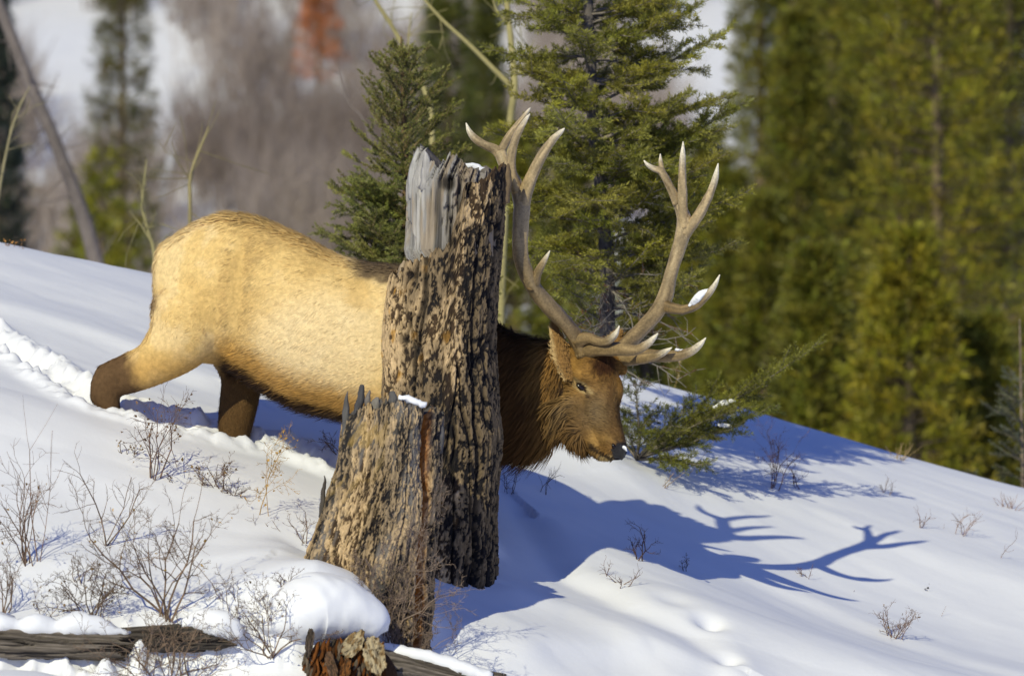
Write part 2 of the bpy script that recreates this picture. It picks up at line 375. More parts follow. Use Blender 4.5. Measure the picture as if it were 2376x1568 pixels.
# fore legs, mostly behind the stumps
for (x0, yy) in ((985, -.32), (1050, .12)):
    limb([(x0 - 10, 820, yy + .05, 150), (x0, 930, yy, 130), (x0 + 8, 1030, yy - .02, 80), (x0 + 4, 1110, yy - .02, 58), (x0, 1160, yy - .02, 62), (x0 + 2, 1230, yy - .02, 42), (x0 + 8, 1290, yy - .02, 46)], .85)
# shoulder blade
limb([(945, 660, -.28, 90), (960, 760, -.30, 170), (975, 860, -.30, 150), (980, 930, -.3, 90)], .5)
# head
TH = math.radians(34); FD = np.array([math.cos(TH), -math.sin(TH), 0]); FL = np.array([math.sin(TH), math.cos(TH), 0])
HEAD = [(792, 1352, .05, .05), (806, 1360, .105, .08), (830, 1366, .135, .098), (862, 1370, .150, .108), (895, 1373, .152, .110), (925, 1377, .142, .100), (955, 1385, .126, .088), (985, 1397, .108, .077), (1012, 1408, .098, .071), (1036, 1415, .095, .070), (1054, 1417, .086, .064), (1067, 1416, .06, .046)]
rows = []
for i, (vy, cx, A, B) in enumerate(HEAD):
    rows.append([*P(cx, vy, -.35 - .06 * i / 11), B, A])
loft(eb, rows, FL, FD, 28, 60, 2.15)
# lower jaw / chin and cheek
limb([(1318, 930, -.36, 120), (1340, 985, -.37, 84), (1368, 1022, -.39, 52), (1396, 1046, -.41, 40), (1412, 1056, -.42, 30)], .9, 16, 24)
# brow ridge over the near eye, far brow
limb([(1338, 868, -.455, 26), (1360, 872, -.47, 30), (1374, 892, -.475, 22)], .8, 10, 14)
limb([(1424, 880, -.40, 34), (1430, 905, -.41, 36), (1428, 935, -.41, 26)], .8, 10, 14)
# antler pedicles
limb([(1366, 862, -.42, 70), (1372, 826, -.43, 58)], .9, 12, 8)
limb([(1424, 862, -.34, 64), (1430, 830, -.33, 54)], .9, 12, 8)
me0 = eb.mesh('elk_shape'); ob0 = link('elk_shape', me0)
md = ob0.modifiers.new('r', 'REMESH'); md.mode = 'VOXEL'; md.voxel_size = .011
ms = ob0.modifiers.new('s', 'SMOOTH'); ms.iterations = 3; ms.factor = .5
dg = bpy.context.evaluated_depsgraph_get(); dg.update()
me = bpy.data.meshes.new_from_object(ob0.evaluated_get(dg)); me.name = 'body'
bpy.data.objects.remove(ob0)
nv = len(me.vertices); co = np.zeros(nv * 3, np.float32); me.vertices.foreach_get('co', co); co = co.reshape(-1, 3).astype(float)
no = np.zeros(nv * 3, np.float32); me.vertices.foreach_get('normal', no); no = no.reshape(-1, 3).astype(float)
VX, VY = toV(co); nearside = sst(.15, -.25, no[:, 1])
def bump2(x0, y0, rx, ry, a): return a * np.exp(-(((VX - x0) / rx) ** 2 + ((VY - y0) / ry) ** 2))
gl = np.interp(VY, [520, 600, 680, 760, 830], [575, 556, 553, 548, 528]); dsp = -.016 * np.exp(-((VX - gl) / 20) ** 2) * sst(520, 600, VY) * sst(850, 790, VY) * (VX < 700)
dsp += bump2(470, 670, 70, 110, .018) + bump2(600, 540, 40, 30, .012) + bump2(700, 780, 120, 120, .012) - bump2(640, 640, 60, 60, .010) + bump2(905, 700, 40, 60, .014)
dsp += -bump2(285, 885, 18, 16, .010) + bump2(256, 872, 14, 16, .010) - bump2(300, 905, 26, 10, .006)
dsp += bump2(1362, 935, 14, 26, .010) - bump2(1395, 955, 14, 40, .012) - bump2(1372, 1000, 22, 16, .008) + bump2(1408, 1018, 12, 10, .008) - bump2(1350, 900, 14, 9, .008) + bump2(1348, 880, 20, 7, .009)
co = co + no * (dsp * nearside)[:, None]; me.vertices.foreach_set('co', co.astype(np.float32).ravel()); me.update()
me.vertices.foreach_get('normal', (no32 := np.zeros(nv * 3, np.float32))); no = no32.reshape(-1, 3).astype(float)
me.calc_loop_triangles(); ntri = len(me.loop_triangles); tri = np.zeros(ntri * 3, np.int32); me.loop_triangles.foreach_get('vertices', tri); tri = tri.reshape(-1, 3)
BV = BVHTree.FromPolygons([tuple(c) for c in co], [tuple(int(k) for k in t) for t in tri])
def on_body(px, py):
    o = Vector((0, -CAM_D, 0)); d = (Vector(P(px, py, 0)) - o).normalized(); r = BV.ray_cast(o, d)
    return (np.array(r[0]), np.array(r[1])) if r[0] is not None else (P(px, py, -.4), np.array([0, -1, 0]))
BOT = np.array([(a, c) for a, b, c, d in TOR])
def lerp(a, b, t): return a + (np.asarray(b) - a) * np.asarray(t)[..., None]
def coat(p, n):
    """coat colour of the animal at body points"""
    X, Y = toV(p); k = len(X)
    f1 = fbm(p[:, 0] * 5, p[:, 1] * 5, p[:, 2] * 5, 4, 61); f2 = fbm(p[:, 0] * 22, p[:, 1] * 22, p[:, 2] * 12, 3, 67)
    c = np.tile(np.array([.69, .475, .185]), (k, 1))
    c = lerp(c, [.78, .61, .345], sst(.0, 1, np.exp(-(((X - 760) / 190) ** 2 + ((Y - 790) / 120) ** 2))))
    c = lerp(c, [.50, .33, .12], .30 * np.exp(-(((X - 560) / 26) ** 2)) * sst(500, 600, Y) * sst(860, 760, Y))  # shade of the flank crease painted into the coat
    c = lerp(c, [.54, .345, .115], .5 * sst(.52, .66, f1))
    c = lerp(c, [.76, .57, .29], .6 * sst(.48, .38, f1))
    c = lerp(c, [.76, .57, .27], .5 * sst(470, 380, X) * sst(700, 600, Y))            # pale rump
    # spotty dark marks along the top
    c = lerp(c, [.34, .22, .09], .35 * sst(.60, .74, f2) * sst(.5, .6, f1) * sst(720, 600, Y) * sst(1000, 900, X))
    # belly: tan to rust to black brown
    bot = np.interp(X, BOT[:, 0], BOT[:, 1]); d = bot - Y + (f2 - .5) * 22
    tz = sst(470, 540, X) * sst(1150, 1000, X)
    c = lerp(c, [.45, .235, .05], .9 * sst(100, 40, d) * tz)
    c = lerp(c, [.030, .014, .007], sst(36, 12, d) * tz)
    # hind legs
    leg = sst(780, 860, Y) * sst(540, 480, X) * (p[:, 1] < .2)
    c = lerp(c, [.47, .27, .075], .8 * leg)
    c = lerp(c, [.115, .066, .03], sst(330, 292, X + (f2 - .5) * 30 - (Y - 860) * .35) * sst(795, 815, Y))
    c = lerp(c, [.17, .095, .045], .8 * sst(.40, .2, np.abs((Y - 700) / 60)) * sst(372, 358, X))
    c = lerp(c, [.10, .055, .02], (p[:, 1] > .2) * sst(850, 880, Y) * sst(450, 480, X) * sst(640, 620, X))
    # withers and the dark neck
    c = lerp(c, [.11, .075, .045], .95 * sst(44, 22, np.abs(Y - (606 + (X - 820) * .22)) + (f2 - .5) * 30) * sst(795, 850, X) * sst(1010, 960, X))
    nk = sst(1010, 1080, X + (f2 - .5) * 60); c = lerp(c, [.085, .040, .012], nk)  # dark mane, with the stump's shadow painted in up to the head
    # head
    hd = sst(1225, 1275, X + (f1 - .5) * 60); hc = np.tile(np.array([.205, .105, .026]), (k, 1)); hc = lerp(hc, [.12, .058, .013], .85 * sst(950, 1010, Y) * sst(1372, 1340, X))
    hc = lerp(hc, [.155, .08, .018], .7 * sst(1290, 1240, X) * sst(.4, .6, f1))
    hc = lerp(hc, [.245, .165, .080], .95 * np.exp(-(((X - 1388) / 46) ** 2 + ((Y - 960) / 55) ** 2)))
    hc = lerp(hc, [.27, .185, .085], .6 * np.exp(-(((X - 1312) / 30) ** 2 + ((Y - 935) / 45) ** 2)))
    hc = lerp(hc, [.16, .09, .035], .7 * sst(1408, 1432, X) * sst(930, 960, Y))
    hc = lerp(hc, [.30, .17, .045], .7 * np.exp(-(((X - 1330) / 30) ** 2 + ((Y - 855) / 40) ** 2)))
    er = np.hypot((X - 1353) / 1.35, (Y - 899 - (X - 1351) * .5) * 1.1) + (f2 - .5) * 12; hc = lerp(hc, [.50, .37, .17], .7 * sst(22, 13, er))
    hc = lerp(hc, [.02, .012, .008], sst(12, 9, np.hypot((X - 1351 + (Y - 899) * .1) / 1.5, (Y - 899 - (X - 1351) * .55) * 1.15)))
    hc = lerp(hc, [.40, .24, .075], .8 * np.exp(-(((X - 1381) / 10) ** 2 + ((Y - 1026) / 22) ** 2)))
    hc = lerp(hc, [.42, .25, .08], .7 * np.exp(-(((X - 1412) / 16) ** 2 + ((Y - 1020) / 8) ** 2)))
    hc = lerp(hc, [.50, .36, .16], .8 * sst(1046, 1056, Y) * sst(1385, 1395, X) * sst(1432, 1420, X))
    hc = lerp(hc, [.03, .018, .010], .95 * sst(7, 3, np.abs(Y - (1034 + (X - 1372) * .52))) * sst(1366, 1374, X) * sst(1432, 1420, X))
    hc = lerp(hc, [.02, .017, .018], sst(1420, 1432, X + (Y - 1040) * .15) * sst(1018, 1030, Y))
    fh = np.exp(-(((X - 1402) / 32) ** 2 + ((Y - 846) / 30) ** 2) ** 2.5); hc = lerp(hc, [.030, .011, .005], .97 * fh * sst(.2, .45, f2 + .12)); hc = lerp(hc, [.07, .035, .015], .7 * np.exp(-(((X - 1418) / 8) ** 2 + ((Y - 915) / 40) ** 2)))
    tear = sst(5, 2, np.hypot(X - (1366 + (Y - 908) * .30), 0)) * sst(904, 908, Y) * sst(932, 922, Y); hc = lerp(hc, [.06, .035, .02], .7 * tear)
    mot = fbm(p[:, 0] * 40, p[:, 1] * 40, p[:, 2] * 22, 3, 88); hc = hc * (.76 + .58 * mot)[:, None] * (.80 + .25 * sst(.4, .65, f1))[:, None]; c = lerp(c, hc, hd)
    return np.clip(c, .004, 1)
cc = coat(co, no)
ca = me.color_attributes.new('Col', 'FLOAT_COLOR', 'POINT'); ca.data.foreach_set('color', np.concatenate([cc, np.ones((nv, 1))], 1).astype(np.float32).ravel())
me.polygons.foreach_set('use_smooth', np.ones(len(me.polygons), bool))
elk = thing('bull_elk', 'bull elk with large pale antlers wading downhill through snow behind the charred stumps', 'elk')
body = link('body', me, M['hide'], elk)
# fur strands
e1 = co[tri[:, 1]] - co[tri[:, 0]]; e2 = co[tri[:, 2]] - co[tri[:, 0]]; cr = np.cross(e1, e2); ar = np.linalg.norm(cr, axis=1) / 2; fn = nrm(cr)
cen = co[tri].mean(1); CX, CY = toV(cen)
wt = ar * np.where(fn[:, 1] < .35, 1.0, .3) * np.where((CX > 1230), 2.6, 1.0) * np.where((CX > 850) & (CX < 1130) & (CY > 640), .4, 1.0)
wt *= ~((CX > 1424) & (CY > 1024) & (CY < 1075))
NF = 250000
ti = rng.choice(ntri, NF, p=wt / wt.sum()); r1, r2 = rng.random(NF), rng.random(NF); fl = r1 + r2 > 1; r1[fl] = 1 - r1[fl]; r2[fl] = 1 - r2[fl]
fp = co[tri[ti, 0]] + e1[ti] * r1[:, None] + e2[ti] * r2[:, None]
fnn = nrm(no[tri[ti]].mean(1))
X, Y = toV(fp)
keep = (np.hypot((X - 1351) / 1.5, (Y - 899 - (X - 1351) * .55) * 1.15) > 10.5) | (fp[:, 1] > -.35)
ti, fp, fnn, X, Y = ti[keep], fp[keep], fnn[keep], X[keep], Y[keep]; n = len(fp)
flow = np.tile(np.array([-.95, .15, -.42]), (n, 1))
def setf(m, d): flow[:] = lerp(flow, np.array(d, float), m)
setf(sst(460, 380, X), (-.5, .1, -1)); setf(sst(760, 840, Y) * sst(560, 480, X), (-1, 0, -.55)); setf(sst(300, 260, X), (-.1, 0, -1))
setf(sst(600, 580, X) * (fp[:, 1] > .22) * sst(850, 880, Y), (0, 0, -1))
setf(sst(1020, 1120, X), (-.75, 0, -.9)); setf(sst(1230, 1270, X), (-.55, 0, -.85)); hm = sst(1300, 1340, X - (Y - 900) * .12) * sst(1045, 1030, Y)
setf(hm, (-.62, .1, .35)); setf(sst(985, 1010, Y) * sst(1285, 1300, X) * sst(1362, 1345, X), (.1, 0, -1)); setf(np.exp(-(((X - 1400) / 30) ** 2 + ((Y - 850) / 30) ** 2)), (.2, -.1, -1))
sw = fbm(fp[:, 0] * 7, fp[:, 1] * 7, fp[:, 2] * 7, 3, 71) - .5; sw2 = fbm(fp[:, 0] * 7 + 9, fp[:, 1] * 7, fp[:, 2] * 7, 3, 73) - .5
flow = nrm(flow) + np.stack([sw2 * .5, sw * .2, sw * 1.2], 1) + rng.normal(0, .13, (n, 3))
flow = nrm(flow - fnn * (flow * fnn).sum(1)[:, None])
bot = np.interp(X, BOT[:, 0], BOT[:, 1])
ln = np.full(n, .036); ln = np.where(X < 520, .030, ln)
ln = ln + .034 * sst(110, 20, bot - Y) * sst(500, 560, X) + .012 * sst(560, 505, Y) * (X < 800)
lg = sst(760, 860, Y) * sst(560, 500, X); ln = ln * (1 - lg) + .019 * lg; lg = (fp[:, 1] > .22) * sst(860, 900, Y) * (X < 640); ln = ln * (1 - lg) + .020 * lg
nkm = sst(1020, 1110, X); ln = ln + nkm * .045 * sst(1345, 1300, X) + .045 * nkm * sst(950, 1040, Y) * sst(1330, 1300, X)
ln = np.where(X > 1300, ln * (1 - sst(1300, 1345, X)) + .020 * sst(1300, 1345, X), ln)
ln = np.where((X > 1290) & (X < 1350) & (Y > 985), .075, ln)
guard = (rng.random(n) < .10) & ((fnn[:, 1] > -.55) | (X > 1050)); ln *= rng.uniform(.6, 1.3, n) * np.where(guard, 1.35, 1)
lift = np.where(guard, .35, 0) + .08 + .25 * nkm * (X < 1300) + rng.normal(0, .06, n) + .25 * sst(90, 10, bot - Y) * (X > 500)
d0 = nrm(flow + fnn * np.clip(lift, .04, 1.3)[:, None]); d1 = nrm(flow + fnn * (lift * .25)[:, None] + np.array([0, 0, -.15]))
pA = fp - fnn * .003; pB = pA + d0 * (ln * .5)[:, None]; pC = pB + d1 * (ln * .5)[:, None]
side = nrm(np.cross(d0, fnn)); wd = (.0023 + .0012 * sst(.02, .06, ln))[:, None] * rng.uniform(.7, 1.3, (n, 1))
col = coat(fp, fnn); alg = (fp * flow).sum(1); u3 = np.cross(fnn, np.array([-.9, .15, -.42])); clump = .5 * vnoise(fp[:, 0] * 60, fp[:, 1] * 60, fp[:, 2] * 60, 77) + .5 * fbm((fp[:, 0] * -.42 + fp[:, 2] * .9) * 75, (fp[:, 0] * .9 + fp[:, 2] * .42) * 17, None, 2, 79)
col = col * (rng.normal(1, .09, n) * (.92 + .16 * clump) * (1 - .20 * sst(.66, .74, fbm((fp[:, 0] * -.42 + fp[:, 2] * .9) * 42, (fp[:, 0] * .9 + fp[:, 2] * .42) * 11, None, 2, 83)) * sst(.46, .56, fbm(fp[:, 0] * 5, fp[:, 1] * 5, fp[:, 2] * 5, 2, 61))))[:, None].clip(.45, 1.7)
vv = np.stack([pA - side * wd, pA + side * wd, pB - side * wd * .85, pB + side * wd * .85, pC], 1).reshape(-1, 3)
b = np.arange(n)[:, None] * 5
mb = MB(); mb.add(vv, np.concatenate([b + np.array([[0, 1, 3]]), b + np.array([[0, 3, 2]]), b + np.array([[2, 3, 4]])]), None, np.repeat(np.clip(col, 0, 1), 5, 0))
nn = nrm(fnn[:, None] + rng.normal(0, .15, (n, 1, 3)) + np.array([0.0, .05, .12])[None, :, None] * d0[:, None])
nn = np.repeat(nn[:, :1], 5, 1) if nn.shape[1] == 1 else np.stack([nn[:, 0], nn[:, 0], nn[:, 1], nn[:, 1], nn[:, 2]], 1)
fo = mb.obj('fur', M['fur'], elk, True, nn.reshape(-1, 3)); fo['kind'] = 'stuff'
# antlers (points traced with depth; r in metres)
def CP(cx, cy, y): return P(1044 + .4068 * cx, 232 + .4068 * cy, y)
HORN = np.array([.18, .118, .048]); PALE = np.array([.42, .32, .18]); IVORY = np.array([.80, .73, .57])
def tine(mb, pts, r, tip=True, c0=HORN, c1=PALE, n=40, sides=16):
    a = np.array([[*CP(x, y, d), rr * .000924 * 1.0] for (x, y, d), rr in zip(pts, r)]); s = spl(a, n); t = np.linspace(0, 1, n)
    c = lerp(np.tile(c0, (n, 1)), c1, t)
    if tip: c = lerp(c, IVORY, sst(.58, 1.0, t))
    c = c * (1 + .22 * (fbm(s[:, 0] * 30, s[:, 2] * 30, None, 2, 3) - .5))[:, None]
    rad = np.maximum(s[:, 3], .0025) * (1 + .08 * (fbm(s[:, 0] * 18, s[:, 2] * 18, None, 2, 9) - .5))
    tube(mb, s[:, :3], rad, sides, c)
    L_ = np.cumsum(np.r_[0, np.linalg.norm(np.diff(s[:, :3], axis=0), axis=1)]); AA, TT = np.meshgrid(np.arange(sides), L_); wr = np.minimum(AA, sides - AA)
    st = .30 + 1.4 * fbm(wr * .95 + pts[0][0], TT * 10, None, 3, 7, .65); k2 = n * sides; ctr = np.repeat(s[:, :3], sides, 0); mb.v[-1][:k2] = ctr + (mb.v[-1][:k2] - ctr) * (1 + .26 * (st.reshape(-1, 1) - 1) * np.repeat(sst(1, .7, t), sides)[:, None]); cc_ = np.array(mb.c[-1]); cc_[:k2] *= st.reshape(-1, 1) if not tip else lerp(st[..., None].repeat(3, -1), np.ones(3), (.8 * sst(.6, 1, t))[:, None] * np.ones_like(st)).reshape(-1, 3); mb.c[-1] = np.clip(cc_, 0, 1)
def antler(parent, spec, burr):
    mb = MB()
    for pts, r, tp, c0, c1 in spec: tine(mb, pts, r, tp, c0, c1)
    # knobbly burr ring
    c, rr = burr; a = np.linspace(0, 2 * np.pi, 15)[:-1]
    for k in a:
        p = c + np.array([math.cos(k) * rr, math.sin(k) * rr, .006 * math.sin(3 * k)]); tube(mb, [p + np.array([0, 0, -.012]), p, p + np.array([0, 0, .012])], [.005, .012, .004], 6, HORN * 1.1)
    return mb.obj('antler', M['antler'], parent)
MID = (HORN + PALE) / 2
antler(elk, [
    ([(772, 1455, -.43), (745, 1395, -.44), (690, 1310, -.48), (600, 1210, -.55), (520, 1125, -.60), (460, 1040, -.65), (418, 940, -.69), (402, 840, -.71), (404, 720, -.72), (412, 610, -.71), (395, 530, -.70), (355, 445, -.68), (312, 365, -.66), (285, 300, -.64)], [52, 50, 44, 44, 44, 44, 42, 40, 42, 48, 44, 38, 36, 34], False, HORN, PALE),
    ([(290, 320, -.64), (255, 282, -.64), (200, 258, -.65), (150, 225, -.65), (112, 180, -.64), (92, 132, -.62)], [34, 28, 24, 21, 15, 3], True, MID, PALE),
    ([(285, 310, -.64), (315, 250, -.62), (355, 185, -.60), (405, 120, -.58), (445, 65, -.56), (458, 46, -.55)], [32, 24, 21, 17, 9, 2], True, MID, PALE),
    ([(385, 520, -.71), (355, 420, -.74), (350, 330, -.76), (372, 230, -.77), (405, 160, -.78), (438, 105, -.78), (457, 80, -.78)], [36, 26, 24, 22, 18, 10, 2], True, MID, PALE),
    ([(412, 600, -.71), (440, 510, -.73), (480, 410, -.75), (530, 310, -.77), (585, 230, -.79), (630, 185, -.80), (654, 162, -.80)], [44, 38, 32, 28, 22, 14, 3], True, MID, PALE),
    ([(470, 1070, -.64), (492, 1010, -.67), (520, 950, -.70), (548, 900, -.72), (570, 860, -.73)], [42, 26, 20, 13, 3], True, HORN, PALE),
    ([(722, 1372, -.46), (790, 1358, -.50), (850, 1375, -.55), (905, 1372, -.60), (945, 1335, -.64), (966, 1288, -.66)], [44, 30, 27, 23, 16, 3], True, HORN, MID),
    ([(770, 1430, -.44), (850, 1420, -.50), (960, 1420, -.58), (1060, 1425, -.65), (1120, 1395, -.69), (1160, 1360, -.71), (1187, 1330, -.72)], [46, 42, 36, 28, 22, 15, 3], True, HORN, MID),
], (CP(772, 1452, -.43), .045))
antler(elk, [
    ([(940, 1490, -.33), (965, 1440, -.31), (1010, 1390, -.28), (1090, 1310, -.22), (1175, 1215, -.16), (1228, 1120, -.12), (1255, 1010, -.08), (1290, 890, -.05), (1322, 790, -.04), (1338, 700, -.04), (1320, 630, -.04), (1290, 570, -.05)], [52, 48, 44, 42, 44, 42, 40, 38, 42, 46, 36, 28], False, HORN, PALE),
    ([(1300, 590, -.05), (1262, 510, -.06), (1225, 440, -.07), (1200, 405, -.08), (1165, 392, -.09), (1130, 372, -.10), (1106, 345, -.10)], [30, 25, 23, 22, 17, 12, 3], True, MID, PALE),
    ([(1225, 440, -.07), (1210, 400, -.06), (1202, 355, -.05), (1200, 308, -.04)], [22, 17, 12, 3], True, MID, PALE),
    ([(1338, 720, -.04), (1328, 640, -.06), (1325, 540, -.08), (1324, 420, -.10), (1328, 320, -.11), (1330, 238, -.12)], [44, 30, 26, 22, 17, 3], True, MID, PALE),
    ([(1340, 760, -.04), (1385, 705, -.06), (1435, 630, -.08), (1485, 530, -.10), (1515, 440, -.11), (1530, 362, -.12)], [40, 32, 28, 23, 18, 3], True, MID, PALE),
    ([(1215, 1170, -.13), (1265, 1185, -.17), (1330, 1195, -.22), (1400, 1172, -.27), (1465, 1115, -.31), (1510, 1055, -.33), (1539, 997, -.34)], [44, 34, 28, 26, 22, 15, 3], True, HORN, MID),
    ([(955, 1480, -.33), (1030, 1480, -.39), (1110, 1472, -.46), (1180, 1455, -.51), (1230, 1432, -.54), (1266, 1412, -.56)], [44, 34, 30, 25, 16, 3], True, HORN, MID),
    ([(960, 1450, -.32), (1060, 1452, -.37), (1180, 1460, -.43), (1290, 1458, -.49), (1370, 1435, -.53), (1425, 1395, -.56), (1460, 1356, -.58)], [46, 40, 34, 30, 25, 17, 3], True, HORN, MID),
], (CP(945, 1480, -.33), .042))
# ears
def ear(pts, yb, nm='ear', pale=True):
    mb = MB(); s = spl(np.array([[*P(a, b_, y), wd / PXM] for a, b_, y, wd in pts]), 16); t = np.linspace(0, 1, 16)
    q = []; c = []
    for (p, wv, tt) in zip(s[:, :3], s[:, 3], t):
        for u in np.linspace(-1, 1, 9):
            q.append(p + np.array([u * wv, .035 * u * u - .02, 0]) * np.array([1, 1, 1])); c.append(lerp(np.array([.27, .15, .05]), [.52, .37, .18], np.array(sst(-.3, -.9, u))))
    q = np.array(q); c = np.array(c); mb.add(q, None, gridq(9, 16), c); mb.add(q + np.array([0, .014, 0]), None, gridq(9, 16)[:, ::-1], c * .7)
    o = mb.obj(nm, M['fur'], elk)
    k = 2600; i = rng.integers(0, len(q), k); p = q[i] + rng.normal(0, .006, (k, 3)); dd = nrm(np.array([-.25, -.25, .6]) + rng.normal(0, .3, (k, 3))); l = rng.uniform(.012, .03, k)[:, None]
    EN = nrm(np.array([-.35, -1, .35])); sd = nrm(np.cross(dd, EN)) * .0015
    m2 = MB(); m2.add(np.stack([p - sd, p + sd, p + dd * l], 1).reshape(-1, 3), np.arange(k * 3).reshape(-1, 3), None, np.repeat(c[i] * rng.normal(1, .15, (k, 1)), 3, 0))
    h2 = m2.obj('ear_hair', M['fur'], o, True, np.tile(EN, (k * 3, 1))); h2['kind'] = 'stuff'
ear([(1322, 880, -.43, 13), (1306, 845, -.43, 17), (1299, 808, -.42, 17), (1291, 775, -.41, 10), (1285, 752, -.40, 2)], -.4)
ear([(1412, 850, -.24, 18), (1420, 815, -.22, 22), (1428, 790, -.20, 18), (1438, 772, -.18, 2)], -.2)
# eye, nose pad, nostril
def blob(name, c, ax, mat, parent, n=16, m=10, bump=0):
    """ax rows: three semi-axis vectors"""
    u = np.linspace(0, 2 * np.pi, n, endpoint=False); v = np.linspace(0, np.pi, m); U, V_ = np.meshgrid(u, v)
    s = np.stack([np.cos(U) * np.sin(V_), np.sin(U) * np.sin(V_), np.cos(V_)], -1).reshape(-1, 3)
    p = c + s @ np.asarray(ax)
    if bump: p = p + nrm(s @ np.asarray(ax)) * ((fbm(p[:, 0] * 40, p[:, 1] * 40, p[:, 2] * 40, 3, 5) - .5) * bump)[:, None]
    mb = MB(); mb.add(p, None, gridq(n, m, True), (.86, .87, .89)); return mb.obj(name, mat, parent)
c, nr = on_body(1351, 899)
blob('eye', c + nr * -.009, [np.array([.034, 0, -.0185]), nr * .020, np.array([.0075, 0, .0150])], M['eye'], elk)
c, nr = on_body(1437, 1047)
blob('nose_pad', c - nr * .012, [np.array([.035, .0, .012]), np.array([0, -.026, 0]), np.array([-.018, 0, .042])], M['nose'], elk, 24, 18, bump=.03)
c, nr = on_body(1424, 1036)
blob('nostril', c, [np.array([.010, 0, .004]), np.array([0, -.010, 0]), np.array([-.006, 0, .018])], M['eye'], elk)

# ------------------------------------------------------------------ stumps
def shell(prof, zrow, topV, y0, ns=300, nz=380, vb=1700, thick=0, seed=0, sq=1.0):
    """vertical shell; prof rows V,centre px,radius px; topV(c,theta) picture height of the rim; returns theta, V, xyz base, outward"""
    th = np.linspace(0, 2 * np.pi, ns, endpoint=False); c = np.cos(th)
    top = topV(c, th)
    t = np.linspace(0, 1, nz)[:, None]; V_ = vb + (top[None] - vb) * t
    pr = np.array(prof); cx = np.interp(V_, pr[:, 0], pr[:, 1]); r = np.interp(V_, pr[:, 0], pr[:, 2])
    k = (CAM_D + y0) / CAM_D / PXM
    out = np.stack([np.cos(th), np.sin(th) * sq, np.zeros(ns)], 1)
    x = (cx - 1188) * k; z = (784 - V_) * k; R = r * k
    base = np.stack([x, np.full_like(x, y0), z], -1)
    return np.tile(th, (nz, 1)), V_, base, np.broadcast_to(out, base.shape), R
TANB = np.array([.70, .495, .265]); BRN = np.array([.16, .10, .055]); CHAR = np.array([.014, .013, .014]); GREYW = np.array([.30, .285, .265]); RUST = np.array([.36, .125, .018])
def bark_relief(th, V_, R, seed, lean=0.0):
    """returns displacement in metres and the flake mask"""
    a = (th - 4.712) * (.30 if seed < 200 else .31); z = V_ / PXM; a = a + z * lean * np.clip(-np.cos(th) + .4, 0, 1)
    wx = (fbm(a * 3, z * 2.0, None, 3, seed) - .5) * .07
    plate = np.abs(fbm((a + wx) * 10, z * 1.25, None, 3, seed + 1) - .5) * 2                 # 0 in the long furrows
    furrow = sst(.085, .0, plate)
    kn = fbm((a + wx) * 38 + 5, z * 18, None, 4, seed + 3, .65)
    fk = fbm((a + wx) * 88, z * 40, None, 3, seed + 5, .65)
    flake = sst(.475, .545, kn * .50 + fk * .50 + .16 * (fbm(a * 6, z * 2.2, None, 2, seed + 21) - .42))
    fine = fbm(a * 120, z * 45, None, 3, seed + 9)
    big = fbm(a * 5, z * 3, None, 3, seed + 11)
    furrow = furrow * (1.0 if seed < 200 else .45)
    d = -.028 * furrow + .007 * flake + .010 * (fine - .5) + .030 * (big - .5) + .020 * (fbm((a + wx) * 17, z * .9, None, 2, seed + 31) - .5)
    return d, flake, furrow, big, fine
def close_top(mb, ring, drop, col):
    c = ring.mean(0) - np.array([0, 0, drop]); n = len(ring)
    mb.add(np.vstack([ring, c]), [(i, (i + 1) % n, n) for i in range(n)], None, col)

stump1 = thing('tall_stump', 'tall broken stump with grey bare wood top and mottled charred bark beside the antlers', 'stump')
Y1 = -.88
# bare grey heartwood
def top1(c, th): return np.interp(c, [-1, -.85, -.7, -.55, -.3, 0, .3, .6, 1], [356, 346, 350, 384, 380, 371, 383, 398, 402]) + (fbm(th * 9, th * 0, None, 3, 2, .7) - .5) * 46
th, V_, base, out, R = shell([(340, 1050, 98), (420, 1051, 106), (580, 1046, 106), (680, 1036, 88), (1700, 1020, 88)], None, top1, Y1, 260, 300, 760)
a = th * R
gr = np.abs(fbm(a * 22, V_ / PXM * .9, None, 4, 33, .6) - .5) * 2
dsp = -.022 * sst(.16, 0, gr) + .034 * (fbm(a * 40, V_ / PXM * 1.4, None, 4, 35, .65) - .5) - .02 * sst(.60, .68, fbm(a * 14, V_ / PXM * 7, None, 3, 36)) + .05 * (fbm(a * 5, V_ / PXM * 1.5, None, 3, 37) - .5)
dsp -= .05 * sst(430, 345, V_) * fbm(a * 8, V_ / PXM * 3, None, 2, 39)
hx = np.abs(np.cos(th) + .28) * .3 + np.abs(V_ - 425) / 400; kn = sst(.06, .02, np.hypot((np.cos(th) + .10) * .25, (V_ - 428) / 440)); dsp -= .03 * kn
w3 = fbm(a * 12, V_ / PXM * 2, None, 3, 43)
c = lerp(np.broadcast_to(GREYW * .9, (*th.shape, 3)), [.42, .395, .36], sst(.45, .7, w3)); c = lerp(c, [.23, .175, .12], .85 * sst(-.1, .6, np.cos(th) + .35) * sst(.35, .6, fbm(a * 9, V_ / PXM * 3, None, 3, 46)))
c = lerp(c, [.30, .225, .14], .7 * sst(.55, .68, fbm(a * 22, V_ / PXM * 2.5, None, 3, 49))); c = lerp(c, [.055, .05, .045], .85 * sst(.16, .03, gr)); c = lerp(c, [.03, .025, .02], kn)
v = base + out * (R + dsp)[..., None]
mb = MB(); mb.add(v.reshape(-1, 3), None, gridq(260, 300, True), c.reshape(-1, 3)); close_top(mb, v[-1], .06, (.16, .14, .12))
mb.obj('heartwood', M['grey_wood'], stump1)
